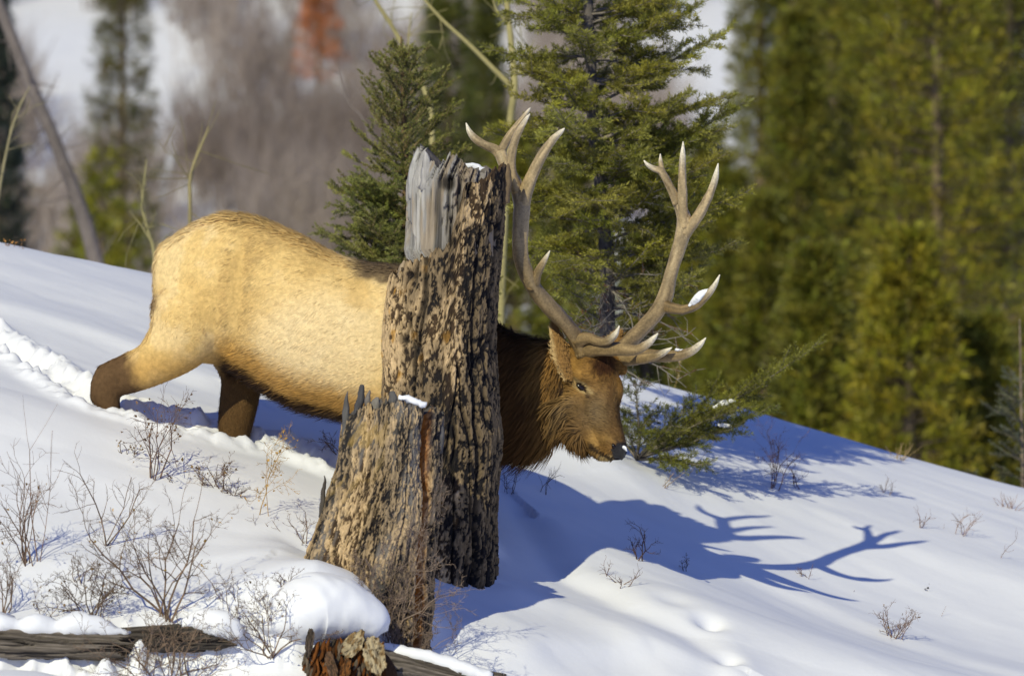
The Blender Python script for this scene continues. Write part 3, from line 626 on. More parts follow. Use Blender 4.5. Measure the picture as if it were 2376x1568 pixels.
# charred bark
def topb(c, th): return np.interp(c, [-1, -.8, -.4, -.12, .06, .16, .26, .5, .8, 1], [640, 618, 592, 580, 562, 505, 440, 424, 402, 388]) + (fbm(th * 12, th * 0, None, 3, 12, .7) - .5) * 44
th, V_, base, out, R = shell([(380, 1050, 128), (470, 1045, 130), (560, 1038, 128), (640, 1031, 129), (720, 1024, 133), (800, 1018, 135), (950, 1020, 138), (1010, 1024, 141), (1100, 1022, 138), (1340, 1020, 131), (1700, 1016, 140)], None, topb, Y1, 420, 520, 1560)
d, fkm, fur, big, fine = bark_relief(th, V_, R, 101, .0)
cs = np.cos(th); crk = np.exp(-((cs - .64 - .10 * (fbm(V_ / 110, V_ * 0, None, 3, 17) - .5)) / .045) ** 2) * (np.sin(th) < 0) * sst(500, 580, V_); d = d - .032 * crk; fur = np.maximum(fur, crk)
v = base + out * (R + d - .012)[..., None]
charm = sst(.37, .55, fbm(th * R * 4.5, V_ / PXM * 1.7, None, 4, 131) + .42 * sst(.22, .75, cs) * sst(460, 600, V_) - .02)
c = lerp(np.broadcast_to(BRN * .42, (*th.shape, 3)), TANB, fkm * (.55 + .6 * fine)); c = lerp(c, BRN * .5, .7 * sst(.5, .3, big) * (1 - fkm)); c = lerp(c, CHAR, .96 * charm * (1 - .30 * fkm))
c = lerp(c, CHAR, fur * .9); c = lerp(c, [.50, .26, .05], .7 * sst(.72, .78, fbm(th * R * 16, V_ / PXM * 9, None, 2, 151)) * (1 - charm))
mb = MB(); mb.add(v.reshape(-1, 3), None, gridq(420, 520, True), c.reshape(-1, 3))
inner = base[-1] + out[-1] * (R[-1] - .035)[..., None] - np.array([0, 0, .02]); n = len(inner)
mb.add(np.vstack([v[-1], inner]), None, [(i, (i + 1) % n, n + (i + 1) % n, n + i) for i in range(n)], BRN * .6)
mb.obj('bark', M['bark'], stump1)

stump2 = thing('low_stump', 'low leaning charred stump with splintered rim in front of the tall stump', 'stump')
Y2 = -1.92
def top2(c, th): return np.interp(c, [-1, -.85, -.7, -.4, 0, .3, .6, 1], [978, 962, 948, 936, 930, 936, 944, 962]) + (fbm(th * 10, th * 0, None, 3, 22, .7) - .5) * 44
th, V_, base, out, R = shell([(900, 915, 114), (960, 912, 118), (1100, 898, 129), (1200, 879, 143), (1300, 858, 158), (1420, 852, 158), (1520, 850, 152), (1800, 846, 170)], None, top2, Y2, 420, 460, 1720)
cs = np.cos(th); sn = np.sin(th)
d, fkm, fur, big, fine = bark_relief(th, V_, R, 201, -.10)
strip = np.exp(-((th - (2 * np.pi - .62) - (V_ - 1200) * .00022 + .10 * (fbm(V_ / 90, V_ * 0, None, 2, 7) - .5)) / .085) ** 2)     # opened seam with red rot
d = d - .055 * strip + .045 * (fbm(th * 2.2, V_ / 120, None, 3, 261) - .5)
v = base + out * (R + d - .012)[..., None]
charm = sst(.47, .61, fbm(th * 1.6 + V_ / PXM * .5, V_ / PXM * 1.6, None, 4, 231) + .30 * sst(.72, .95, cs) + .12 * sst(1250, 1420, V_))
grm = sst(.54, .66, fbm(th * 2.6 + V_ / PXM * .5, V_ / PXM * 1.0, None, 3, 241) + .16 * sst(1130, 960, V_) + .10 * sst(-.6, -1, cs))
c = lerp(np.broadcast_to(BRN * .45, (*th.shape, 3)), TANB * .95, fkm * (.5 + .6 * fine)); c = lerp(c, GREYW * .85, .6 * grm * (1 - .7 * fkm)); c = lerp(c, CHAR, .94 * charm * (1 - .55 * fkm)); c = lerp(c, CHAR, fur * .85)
yl = sst(.60, .70, fbm(th * R * 18, V_ / PXM * 7, None, 3, 251)) * sst(1250, 1050, V_) * sst(.2, -.4, cs); c = lerp(c, [.44, .29, .08], .45 * yl)
c = lerp(c, RUST * (1.0), np.clip(strip * 1.3, 0, .95))
mb = MB(); mb.add(v.reshape(-1, 3), None, gridq(420, 460, True), c.reshape(-1, 3)); close_top(mb, v[-1], .10, (.10, .09, .08))
mb.obj('bark', M['bark'], stump2)
def splinter(parent, pts, y, wds, col, dep=.02, mat='grey_wood', jx=.0):
    mb = MB(); s = spl(np.array([[*P(a, b_, y), wv / PXM] for (a, b_), wv in zip(pts, wds)]), 14)
    s[:, 0] += (fbm(s[:, 2] * 30, s[:, 2] * 0, None, 2, int(pts[0][0])) - .5) * .012
    tube(mb, s[:, :3], s[:, 3], 6, np.array(col) * (1 + .4 * (fbm(s[:, 2] * 40, s[:, 2] * 0, None, 2, 3) - .5))[:, None], flat=np.stack([np.full(14, 1), np.full(14, .6)], 1))
    return mb.obj('splinter', M[mat], parent)
for pts, y, wds, colr in (
    ([(802, 1060), (803, 1000), (804, 950), (806, 908)], Y2 - .05, (11, 10, 8, 1), (.10, .095, .09)),
    ([(822, 1010), (830, 960), (838, 915), (843, 893)], Y2 - .10, (11, 10, 8, 5), (.075, .072, .072)),
    ([(848, 970), (853, 935), (856, 905)], Y2 - .14, (10, 8, 2), (.16, .14, .12)),
    ([(905, 970), (910, 930), (911, 908)], Y2 - .20, (12, 11, 6), (.10, .095, .09)),
    ([(868, 970), (872, 940), (874, 922)], Y2 - .18, (14, 12, 5), (.2, .18, .15)),
    ([(746, 1200), (748, 1160), (753, 1125), (751, 1103)], Y2 + .02, (6, 6, 4, 1), (.07, .06, .05)),
    ([(1018, 1050), (1022, 1000), (1024, 965)], Y2 - .06, (10, 9, 4), (.09, .085, .085))):
    splinter(stump2, pts, y, wds, colr)
for pts, y, wds, colr in (
    ([(958, 460), (960, 400), (966, 365), (972, 344)], Y1 - .10, (12, 12, 9, 2), (.40, .385, .36)),
    ([(988, 440), (990, 400), (990, 368), (988, 352)], Y1 - .18, (15, 13, 9, 2), (.36, .34, .32)),
    ([(1170, 470), (1174, 430), (1178, 400), (1180, 380)], Y1 - .05, (14, 13, 9, 2), (.17, .12, .07)),
    ([(934, 640), (936, 622), (938, 604)], Y1 - .14, (14, 10, 2), (.33, .25, .16))):
    splinter(stump1, pts, y, wds, colr)

# ------------------------------------------------------------------ fallen logs
def log(name, label, p0, p1, r0, r1, seed, cfun, nu=110, nl=240, sag=0.0):
    root = thing(name, label, 'log'); p0 = np.array(p0); p1 = np.array(p1); t = np.linspace(0, 1, nl)[:, None]
    ax = p0 + (p1 - p0) * t + np.array([0, 0, -1]) * (sag * np.sin(np.pi * t)); T = nrm(p1 - p0); U = nrm(np.cross(T, [0, 0, 1])); W = np.cross(U, T)
    an = np.linspace(0, 2 * np.pi, nu, endpoint=False); R = r0 + (r1 - r0) * t; A = an[None] * .1; L = t * np.linalg.norm(p1 - p0)
    A = np.broadcast_to(A, (nl, nu)); L = np.broadcast_to(L, (nl, nu))
    wv = (fbm(L * 2.5, A * 3, None, 3, seed) - .5) * .10
    g = np.abs(fbm(L * .9, (A + wv) * 26, None, 3, seed + 2, .6) - .5) * 2; crack = sst(.13, .0, g)
    fin = fbm(L * 3, (A + wv) * 90, None, 3, seed + 4)
    d = -.022 * crack + .010 * (fin - .5) + .030 * (fbm(L * 3, A * 12, None, 3, seed + 6) - .5)
    v = ax[:, None] + (U[None, None] * np.cos(an)[None, :, None] + W[None, None] * np.sin(an)[None, :, None]) * (R + d)[..., None]
    ej = (fbm(an * 3.0, an * 0, None, 3, seed + 8, .7) - .5)[None, :] * .22; v = v + T[None, None] * (ej * (sst(.12, 0, t) + sst(.88, 1, t)))[..., None]
    c = cfun(L, A, fin); c = lerp(c, [.02, .018, .016], .9 * crack)
    mb = MB(); mb.add(v.reshape(-1, 3), None, gridq(nu, nl, True), c.reshape(-1, 3)); mb.obj('trunk', M['log_wood'], root)
    for e, s in ((0, -1), (-1, 1)):
        m2 = MB(); ring = v[e]; rr = ring[None] * .0; cc = ring.mean(0); rows = [cc + (ring - cc) * k + T * s * .012 * math.sin(9 * k) for k in np.linspace(1, .02, 12)]
        m2.add(np.array(rows).reshape(-1, 3), None, gridq(nu, 12, True), np.array([.13, .10, .07])); m2.obj('broken_end', M['grey_wood'], root)
    return root
def greylog(L, A, fin): return lerp(np.broadcast_to(np.array([.085, .070, .055]), (*L.shape, 3)), [.185, .155, .125], sst(.35, .65, fin))
log('fallen_log', 'weathered grey fallen log half buried under snow at bottom left', P(-160, 1486, -3.0), P(270, 1500, -2.84), .080, .068, 301, greylog)
log('fallen_log', 'dark hollow log end among dry twigs right of the grey log', P(215, 1490, -2.80), P(516, 1474, -2.72), .07, .075, 331, lambda L, A, f: greylog(L, A, f) * .5)
log('fallen_log', 'grey log with snow on top below the low stump', P(860, 1538, -2.48), P(1150, 1598, -2.38), .075, .075, 351, greylog)
# rotten log with fibrous broken wood
rot = thing('rotten_log', 'rotten red brown log with pale broken bark plates under the snow pillow', 'log')
mb = MB(); rg = np.random.default_rng(5)
cx0 = P(800, 1555, -2.60)
blobp = spl(np.array([[*P(700, 1560, -2.65), .05], [*P(750, 1540, -2.65), .085], [*P(815, 1530, -2.65), .105], [*P(870, 1550, -2.63), .09], [*P(900, 1585, -2.58), .06]]), 20)
tube(mb, blobp[:, :3], blobp[:, 3], 24, (.05, .025, .012)); mb.obj('core', M['bark'], rot)
mb = MB()
for i in range(170):
    px = rg.uniform(712, 892); py = rg.uniform(1478, 1590); y = -2.65 - .16 * math.sqrt(max(0, 1 - ((px - 805) / 105) ** 2)) + rg.normal(0, .015)
    py = max(py, 1468 + .0035 * (px - 815) ** 2); L = rg.uniform(.04, .13); dx = np.array([rg.normal(-.25, .25) - (px - 800) * .002, rg.normal(-.1, .15), rg.normal(-1, .1)])
    p = P(px, py, y); q = p + nrm(dx) * L; cl = np.array([.16, .055, .012]) * rg.uniform(.4, 1.5) if rg.random() < .6 else np.array([.11, .085, .06]) * rg.uniform(.5, 1.4)
    s = spl(np.array([p, (p + q) / 2 + rg.normal(0, .006, 3), q]), 5); tube(mb, s, np.array([.003, .010, .012, .009, .002]) * rg.uniform(.7, 1.3), 5, cl, flat=np.stack([np.ones(5), np.full(5, .5)], 1))
mb.obj('splintered_fibres', M['bark'], rot)['kind'] = 'stuff'
def plate(c, U, W, hw, hh, seed, c0, c1, thick=.022):
    n, m = 26, 34; u, v = np.meshgrid(np.linspace(-1, 1, n), np.linspace(-1, 1, m)); ang = np.arctan2(v, u); rad = np.maximum(np.abs(u), np.abs(v)); rr = np.hypot(u, v)
    edge = (.78 + .55 * (fbm(np.cos(ang) * 2.6 + 7, np.sin(ang) * 2.6 + 3, None, 4, seed, .65) - .3)); q = rad * edge / np.maximum(rr, 1e-6); uu = u * q * 1.0; vv = v * q * 1.0
    N = nrm(np.cross(U, W)); N = N if N[1] < 0 else -N
    pt = np.asarray(c) + (uu * hw)[..., None] * np.asarray(U) + (vv * hh)[..., None] * np.asarray(W)
    dd = (fbm(uu * 2.2, vv * 1.4, None, 4, seed + 3, .6) - .5) * .030 + (fbm(uu * 12, vv * 4, None, 3, seed + 5) - .5) * .008
    f = pt + N * (dd + thick * .5)[..., None]; bk = pt - N * thick * .5
    col = lerp(np.broadcast_to(np.array(c0), (m, n, 3)), c1, sst(.48, .62, fbm(uu * 4, vv * 4, None, 3, seed + 7))); col = lerp(col, [.05, .035, .02], .85 * sst(.62, .7, fbm(uu * 8, vv * 8, None, 2, seed + 9)))
    mb = MB(); mb.add(f.reshape(-1, 3), None, gridq(n, m), col.reshape(-1, 3)); mb.add(bk.reshape(-1, 3), None, gridq(n, m)[:, ::-1], (.06, .04, .025))
    per = np.concatenate([np.arange(n), np.arange(2 * n - 1, n * m, n), np.arange(n * m - 2, n * (m - 1) - 1, -1), np.arange(n * (m - 2), 0, -n)]); k = len(per)
    mb.add(np.vstack([f.reshape(-1, 3)[per], bk.reshape(-1, 3)[per]]), None, [(i_, (i_ + 1) % k, k + (i_ + 1) % k, k + i_) for i_ in range(k)], np.array(c1) * .6)
    return mb.obj('bark_plate', M['bark'], rot)
CRM = (.46, .37, .22); OCH = (.22, .14, .06)
plate(P(820, 1494, -2.85), nrm([1, -.15, .25]), nrm([.25, -.1, 1]), .062, .075, 71, CRM, OCH)
plate(P(868, 1520, -2.85), nrm([1, .25, .2]), nrm([-.25, .1, 1]), .060, .105, 75, CRM, OCH)
plate(P(770, 1545, -2.87), nrm([1, -.2, .3]), nrm([-.3, .1, 1]), .030, .085, 79, (.16, .09, .05), (.07, .045, .03))
plate(P(718, 1490, -2.80), nrm([1, .1, .1]), nrm([.1, .1, 1]), .022, .085, 83, (.10, .075, .06), (.05, .04, .03))
plate(P(800, 1560, -2.89), nrm([1, .1, .0]), nrm([.2, .1, 1]), .028, .08, 87, (.22, .09, .025), (.09, .04, .015))
# ------------------------------------------------------------------ snow lying on things
def snowcap(label, pts, rads, y, grp=None, flat=.6, jitter=.012):
    s = spl(np.array([[*P(a, b_, yy), r / PXM] for (a, b_), r, yy in zip(pts, rads, np.broadcast_to(y, len(pts)))]), 26); mb = MB()
    tube(mb, s[:, :3], np.maximum(s[:, 3], .003), 16, (.86, .87, .89), flat=np.stack([np.full(26, 1.0), np.full(26, 1.0)], 1))
    v = mb.v[0]; v += ((fbm(v[:, 0] * 45, v[:, 1] * 45, v[:, 2] * 45, 3, int(pts[0][0])) - .5) * jitter * 2)[:, None] * np.array([.6, .6, 1]); c = v[:, 2].mean(); 
    return tag(mb.obj('snow_patch', M['snow']), label, 'snow', 'snow patches lying on wood and antlers')
snowcap('thin snow strip on the top of the tall stump', [(1060, 384), (1085, 384), (1110, 391), (1130, 397)], (4, 7, 7, 4), Y1 - .10)
snowcap('small snow patch on the rim of the low stump', [(925, 921), (945, 925), (962, 932), (988, 940)], (5, 8, 9, 5), Y2 - .20)
snowcap('snow clump caught on the upturned tine of the far antler', [(1600, 708), (1612, 697), (1626, 684), (1642, 674)], (3, 8, 9, 3), (-.27, -.29, -.31, -.32))
snowcap('thin snow streak on the lowest far antler tine', [(1566, 812), (1575, 811), (1588, 812)], (2.5, 4.5, 2.5), -.51)
snowcap('snow layer on top of the grey log below the low stump', [(880, 1500), (920, 1512), (980, 1524), (1040, 1540), (1090, 1556), (1140, 1572)], (10, 15, 17, 17, 17, 12), -2.43)
snowcap('ragged snow cover lying along the top of the grey log', [(-60, 1448), (0, 1446), (40, 1456), (85, 1450), (125, 1460), (170, 1450), (215, 1452), (262, 1466), (300, 1470)], (16, 24, 18, 25, 18, 27, 24, 16, 6), np.linspace(-2.96, -2.83, 9), jitter=.02)
snowcap('snow lump at the broken end of the hollow log', [(420, 1448), (470, 1440), (520, 1450), (560, 1470)], (10, 26, 30, 14), -2.76, jitter=.012)
snowcap('snow crumbs stuck on the black nose of the elk', [(1444, 1037), (1450, 1041), (1455, 1046)], (3, 5, 3), -.53, jitter=.01)

# ------------------------------------------------------------------ conifers close behind the elk
GRN = np.array([.250, .236, .042]); BLUE = np.array([.225, .225, .060]); OLIVE = np.array([.168, .162, .020])
def bough(segs, tw, p0, az, el, L, r, rg, dens=1.0, col=GRN, up=.25, lift=.0, sub=True, bare=.18):
    """one branch: curved axis, side twigs in its plane; segs = wood sticks, tw = needle twigs"""
    n = max(5, int(L / .05)); d = np.array([math.cos(az) * math.cos(el), math.sin(az) * math.cos(el), math.sin(el)]); p = np.array(p0, float); st = L / n
    cl = col * rg.uniform(.8, 1.25) * np.array([rg.uniform(.92, 1.06), 1, rg.uniform(.7, 1.15)])
    for i in range(n):
        s = i / n; d = nrm(d + np.array([0, 0, up * st * (2.2 * s - .4)]) + rg.normal(0, .05, 3)); q = p + d * st
        segs.append((p, q, r * (1 - s * .85), r * (1 - (s + 1 / n) * .85), 0))
        if s > bare: tw.append((p, d, st * 1.1, cl))
        if s > bare * .8:
            sd = nrm(np.cross(d, [0, 0, 1]))
            for sg in (-1, 1):
                if rg.random() > dens * .92: continue
                l = (.40 * L * (1 - s) ** .8 + .045) * rg.uniform(.6, 1.15)
                dd = nrm(d * .75 + sd * sg * rg.uniform(.6, 1.0) + np.array([0, 0, rg.normal(.10 + lift, .34)]))
                q0 = p + d * st * rg.random(); segs.append((q0, q0 + dd * l, .0028, .0012, 1)); c2 = cl * rg.uniform(.8, 1.25); tw.append((q0, dd, l, c2))
                if sub and l > .085:
                    for k in range(int(l / .045)):
                        u = rg.uniform(.25, .9); s2 = nrm(np.cross(dd, [0, 0, 1])) * rg.choice([-1, 1]); d2 = nrm(dd * .7 + s2 * .7 + rg.normal(0, .35, 3) + np.array([0, 0, .08]))
                        tw.append((q0 + dd * l * u, d2, rg.uniform(.03, .07) + .15 * l * (1 - u), c2 * rg.uniform(.85, 1.2)))
        p = q
    return p
def finish(root, segs, tw, per_m, nlen, wid, spread, barkc=(.13, .11, .09), nm='crown', rg=rng, wood='branches'):
    mb = MB(); S = segs
    if S:
        cols = np.array([np.array(barkc) * (1.0 if s[4] == 0 else 1.25) for s in S]); sticks(mb, np.array([s[0] for s in S]), np.array([s[1] for s in S]), np.array([s[2] for s in S]), np.array([s[3] for s in S]), cols); mb.obj(wood, M['trunk'], root)['kind'] = 'stuff'
    if tw:
        mb = MB(); needles(mb, np.array([t[0] for t in tw]), np.array([t[1] for t in tw]), np.array([t[2] for t in tw]), per_m, nlen, wid, np.array([t[3] for t in tw]), spread, .22, rg=rg); mb.obj(nm, M['needle'], root, False)['kind'] = 'stuff'
def trunk(root, pts, rad, y, col=(.10, .085, .075), n=60, sides=16, dz=0):
    s = spl(np.array([[*P(a, b_, y), r] for (a, b_), r in zip(pts, rad)]), n); mb = MB()
    tube(mb, s[:, :3], s[:, 3] * (1 + .16 * (fbm(s[:, 2] * 9, s[:, 2] * 0, None, 3, 3) - .5)), sides, np.array(col) * (1 + .9 * (fbm(s[:, 2] * 14, s[:, 0] * 9, None, 3, 8) - .5))[:, None]); mb.obj('trunk', M['trunk'], root); return s
fir = thing('fir_tree', 'green fir with bare lower trunk standing right behind the antlers', 'tree'); YF = 2.5; rg = np.random.default_rng(21)
ts = trunk(fir, [(1386, 1150), (1392, 1040), (1400, 935), (1408, 845), (1408, 600), (1394, 430), (1377, 300), (1370, 120), (1364, 0), (1356, -150), (1350, -330), (1348, -520)], [.055, .052, .05, .047, .043, .038, .034, .03, .026, .02, .012, .004], YF, (.12, .105, .095))
segs = []; tw = []
zt = ts[:, 2]; order = np.argsort(zt)
def tr_at(z): return np.array([np.interp(z, zt[order], ts[order, 0]), YF, z])
k0 = (CAM_D + YF) / CAM_D / PXM
for vy in np.arange(745, -470, -33):
    vy = vy + rg.uniform(-18, 18); z = (784 - vy) * k0; nb = 5 if vy < 650 else 3
    Lb = np.interp(vy, [-500, -300, 0, 200, 420, 600, 700], [.08, .34, .58, .68, .70, .66, .5]); a0 = rg.random() * 6.28
    for j in range(nb):
        az = a0 + j * 6.283 / nb + rg.normal(0, .25)
        L = Lb * rg.uniform(.6, 1.12)
        if math.cos(az) < -.55: L *= .85
        bough(segs, tw, tr_at(z + rg.normal(0, .02)), az, rg.uniform(-.25, .55), L, .009, rg, .72, GRN, .55, bare=.16)
for (vy, az, el, L) in ((430, .15, .62, .98), (560, .1, .42, .86), (330, -.2, .42, .80), (250, .1, .5, .86), (640, .25, .30, .78), (500, -.3, .35, .80), (610, -.4, .2, .7), (380, .3, .3, .8), (480, 3.0, .2, .52), (600, 3.3, .1, .52), (150, .3, .35, .62), (30, .0, .3, .55), (660, .0, .55, .6)):
    bough(segs, tw, tr_at((784 - vy) * k0), az, el, L, .012, rg, 1.0, GRN, .25, bare=.22)
finish(fir, segs, tw, 480, .028, .0042, .95, (.22, .19, .16), rg=rg)
# dead lower twigs, some with rusty needles
segs = []; tw = []
for i in range(26):
    vy = rg.uniform(640, 860); az = rg.choice([rg.normal(0, .5), rg.normal(3.14, .5), rg.normal(-1.2, .5)]); p = tr_at((784 - vy) * k0); d = np.array([math.cos(az), math.sin(az), rg.normal(-.05, .2)]); L = rg.uniform(.25, .62); n_ = 8
    for j in range(n_):
        d = nrm(d + rg.normal(0, .16, 3) + np.array([0, 0, -.02])); q = p + d * L / n_; rr = .007 * (1 - j / n_) + .0016; segs.append((p, q, rr, rr * .85, 0))
        for kk in range(2):
            if rg.random() < .55:
                d2 = nrm(d + rg.normal(0, .7, 3)); l2 = rg.uniform(.05, .16); e = p + d2 * l2; segs.append((p, e, .0025, .0012, 1)); d3 = nrm(d2 + rg.normal(0, .6, 3)); segs.append((e, e + d3 * l2 * .5, .0016, .001, 1))
                if rg.random() < .38: tw.append((p, d2, l2, np.array([.20, .075, .03]) * rg.uniform(.6, 1.4)))
        p = q
finish(fir, segs, tw, 260, .018, .0028, .8, (.24, .215, .185), 'dead_needles', rg, 'dead_twigs')

sp = thing('small_spruce', 'small pointed blue green spruce behind the elk left of the tall stump', 'tree'); YS = 2.9; rg = np.random.default_rng(31)
ts = trunk(sp, [(965, 1010), (955, 760), (945, 500), (938, 300), (933, 160), (931, 85)], [.04, .035, .026, .018, .01, .005], YS, (.16, .11, .06)); zt = ts[:, 2]; order = np.argsort(zt); k0 = (CAM_D + YS) / CAM_D / PXM
def tr_at(z): return np.array([np.interp(z, zt[order], ts[order, 0]), YS, z])
segs = []; tw = [(tr_at((784 - 190) * k0), np.array([0, 0, 1]), .24, BLUE * 1.1)]
for vy in np.arange(860, 120, -24):
    L0 = np.interp(vy, [110, 200, 300, 450, 620, 860], [.08, .25, .36, .42, .48, .55]); a0 = rg.random() * 6.28; nb = 5
    for j in range(nb):
        bough(segs, tw, tr_at((784 - vy) * k0 + rg.normal(0, .015)), a0 + j * 6.283 / nb + rg.normal(0, .2), rg.uniform(.6, .95) if vy < 380 else rg.uniform(.2, .7), L0 * rg.uniform(.75, 1.12), .006, rg, .68, BLUE, .35, .12, sub=vy > 430, bare=.06)
for (vy, az, el, L) in ((640, 3.1, .35, .62), (700, 3.3, .2, .6), (560, 2.9, .6, .5), (470, .1, .75, .45), (560, .2, .6, .5)): bough(segs, tw, tr_at((784 - vy) * k0), az, el, L, .007, rg, .8, BLUE, .3, .1, bare=.15)
finish(sp, segs, tw, 900, .0165, .0036, 1.0, (.26, .19, .11), rg=rg)

sap = thing('fir_sapling', 'low spreading fir boughs resting on snow right of the elk nose', 'tree'); rg = np.random.default_rng(41)
b0 = P(1478, 1080, 2.45); b0[2] = gz(b0[0], b0[1]) - .02
for (tx, ty, ty_y, up) in ((1868, 795, 2.6, .9), (1800, 962, 2.4, .3), (1770, 930, 2.7, .4), (1715, 1005, 2.25, .1), (1660, 1088, 2.2, -.1), (1580, 1090, 2.15, -.1), (1610, 930, 2.2, .5), (1505, 880, 2.25, .5), (1485, 950, 2.8, .3), (1545, 1000, 2.1, .2), (1462, 1000, 2.1, .3), (1610, 1035, 2.6, .0), (1400, 960, 2.7, .2), (1700, 950, 2.2, .2)):
    segs = []; tw = []; t_ = P(tx, ty, ty_y); dv = t_ - b0; L = np.linalg.norm(dv); bough(segs, tw, b0 + np.array([0, 0, .03]), math.atan2(dv[1], dv[0]), math.asin(dv[2] / L), L * 1.02, .011, rg, .78, GRN * np.array([.58, .62, .58]), up * .25, bare=.22)
    bo = MB(); sticks(bo, np.array([q[0] for q in segs]), np.array([q[1] for q in segs]), np.array([q[2] for q in segs]), np.array([q[3] for q in segs]), (.22, .19, .15)); bo = bo.obj('bough', M['trunk'], sap)
    mb = MB(); needles(mb, np.array([q[0] for q in tw]), np.array([q[1] for q in tw]), np.array([q[2] for q in tw]), 520, .025, .0036, np.array([q[3] for q in tw]), .95, .22, rg=rg); mb.obj('needles', M['needle'], bo, False)['kind'] = 'stuff'
snowcap('snow lying along the upper fir bough by the elk nose', [(1655, 946), (1680, 935), (1705, 930)], (4, 7, 4), 2.35)
snowcap('snow lying on the lower fir bough by the elk nose', [(1665, 984), (1685, 988), (1702, 992)], (3, 6, 4), 2.3)

edge = thing('young_conifer', 'slightly blurred young conifer just beyond the crest at the right edge', 'tree'); YE = 9.0; rg = np.random.default_rng(43)
ts = trunk(edge, [(2378, 1700), (2374, 1160), (2370, 950), (2366, 740)], [.022, .016, .010, .004], YE, (.22, .17, .12)); zt = ts[:, 2]; order = np.argsort(zt); k0 = (CAM_D + YE) / CAM_D / PXM
def tr_at(z): return np.array([np.interp(z, zt[order], ts[order, 0]), YE, z])
segs = []; tw = []
for vy in np.arange(1250, 880, -45):
    for j in range(4): bough(segs, tw, tr_at((784 - vy) * k0), rg.random() * 6.28, .45, rg.uniform(.25, .5) * np.interp(vy, [850, 1200], [.5, 1]), .006, rg, .5, np.array([.12, .13, .07]), .3)
finish(edge, segs, tw, 500, .02, .004, .9, (.2, .17, .13), rg=rg)

# ------------------------------------------------------------------ bare saplings
def sapling(label, pts, rads, y, branches, col):
    r = thing('bare_sapling', label, 'sapling', 'thin bare saplings behind the hill'); p = spl(np.array([[*P(a, b_, y), rr] for (a, b_), rr in zip(pts, rads)]), 40)
    mb = MB(); tube(mb, p[:, :3], p[:, 3], 8, np.array(col) * (1 + .5 * (fbm(p[:, 2] * 7, p[:, 0] * 7, None, 2, 9) - .5))[:, None]); mb.obj('stem', M['twig'], r)
    for bp, br in branches:
        q = spl(np.array([[*P(a, b_, y), rr] for (a, b_), rr in zip(bp, np.linspace(br, br * .35, len(bp)))]), 20); mb = MB(); tube(mb, q[:, :3], q[:, 3], 6, col); mb.obj('branch', M['twig'], r)
    g = np.random.default_rng(abs(int(pts[0][0])) + 3); A = []; B = []
    allp = [p[:, :3]] + [spl(np.array([P(a, b_, y) for a, b_ in bp]), 12) for bp, br in branches]
    for q in allp:
        for i in range(7):
            a = q[g.integers(2, len(q) - 1)]
            if a[2] > 4: continue
            d = nrm(g.normal(0, .6, 3) + np.array([0, 0, .4])); l = g.uniform(.08, .32); m1 = a + d * l; A += [a, m1]; B += [m1, m1 + nrm(d + g.normal(0, .4, 3)) * l * .7]
    mb = MB(); sticks(mb, A, B, .004, .002, np.array(col) * .9); mb.obj('twigs', M['twig'], r)['kind'] = 'stuff'
    return r
ASP = (.36, .31, .13)
sapling('pale yellow aspen sapling with a forked branch left of the fir', [(1150, 1500), (1158, 900), (1168, 560), (1182, 300), (1194, 200), (1186, 100), (1176, 0), (1168, -200)], [.03, .028, .027, .026, .025, .022, .02, .012], 8.5,
        [([(1190, 205), (1150, 165), (1090, 105), (1030, 50), (985, 0), (950, -50)], .02), ([(1192, 175), (1225, 158), (1262, 152)], .012), ([(1183, 60), (1150, 20), (1140, -40)], .01)], ASP)
sapling('thin leaning aspen stem behind the small spruce', [(1010, 1500), (1004, 700), (1002, 300), (985, 210), (950, 140), (915, 70), (870, 0), (840, -60)], [.03, .026, .02, .018, .017, .016, .014, .01], 9.5, [([(950, 140), (948, 90), (955, 30)], .01)], ASP)
sapling('thin bare sapling rising above the elk rump', [(440, 1100), (441, 500), (440, 430), (450, 380), (470, 330), (484, 295)], [.02, .014, .012, .01, .008, .003], 7.5, [([(443, 440), (436, 400)], .005)], (.30, .25, .12))
sapling('thin bare sapling left of the elk rump', [(375, 1100), (362, 640), (345, 540), (330, 480), (335, 420), (340, 370)], [.02, .015, .012, .010, .008, .003], 7.0, [([(350, 560), (325, 520), (300, 490)], .006)], (.32, .28, .13))
sapling('thin twig leaning at the far left edge', [(-60, 900), (-10, 500), (20, 330), (45, 250), (70, 200)], [.02, .012, .009, .007, .003], 9.0, [], (.30, .26, .14))
sapling('thin arched branch stem rising over the elk back', [(960, 900), (900, 520), (852, 300), (810, 240), (790, 180), (785, 150)], [.02, .013, .008, .006, .005, .003], 11.0, [], (.22, .18, .15))

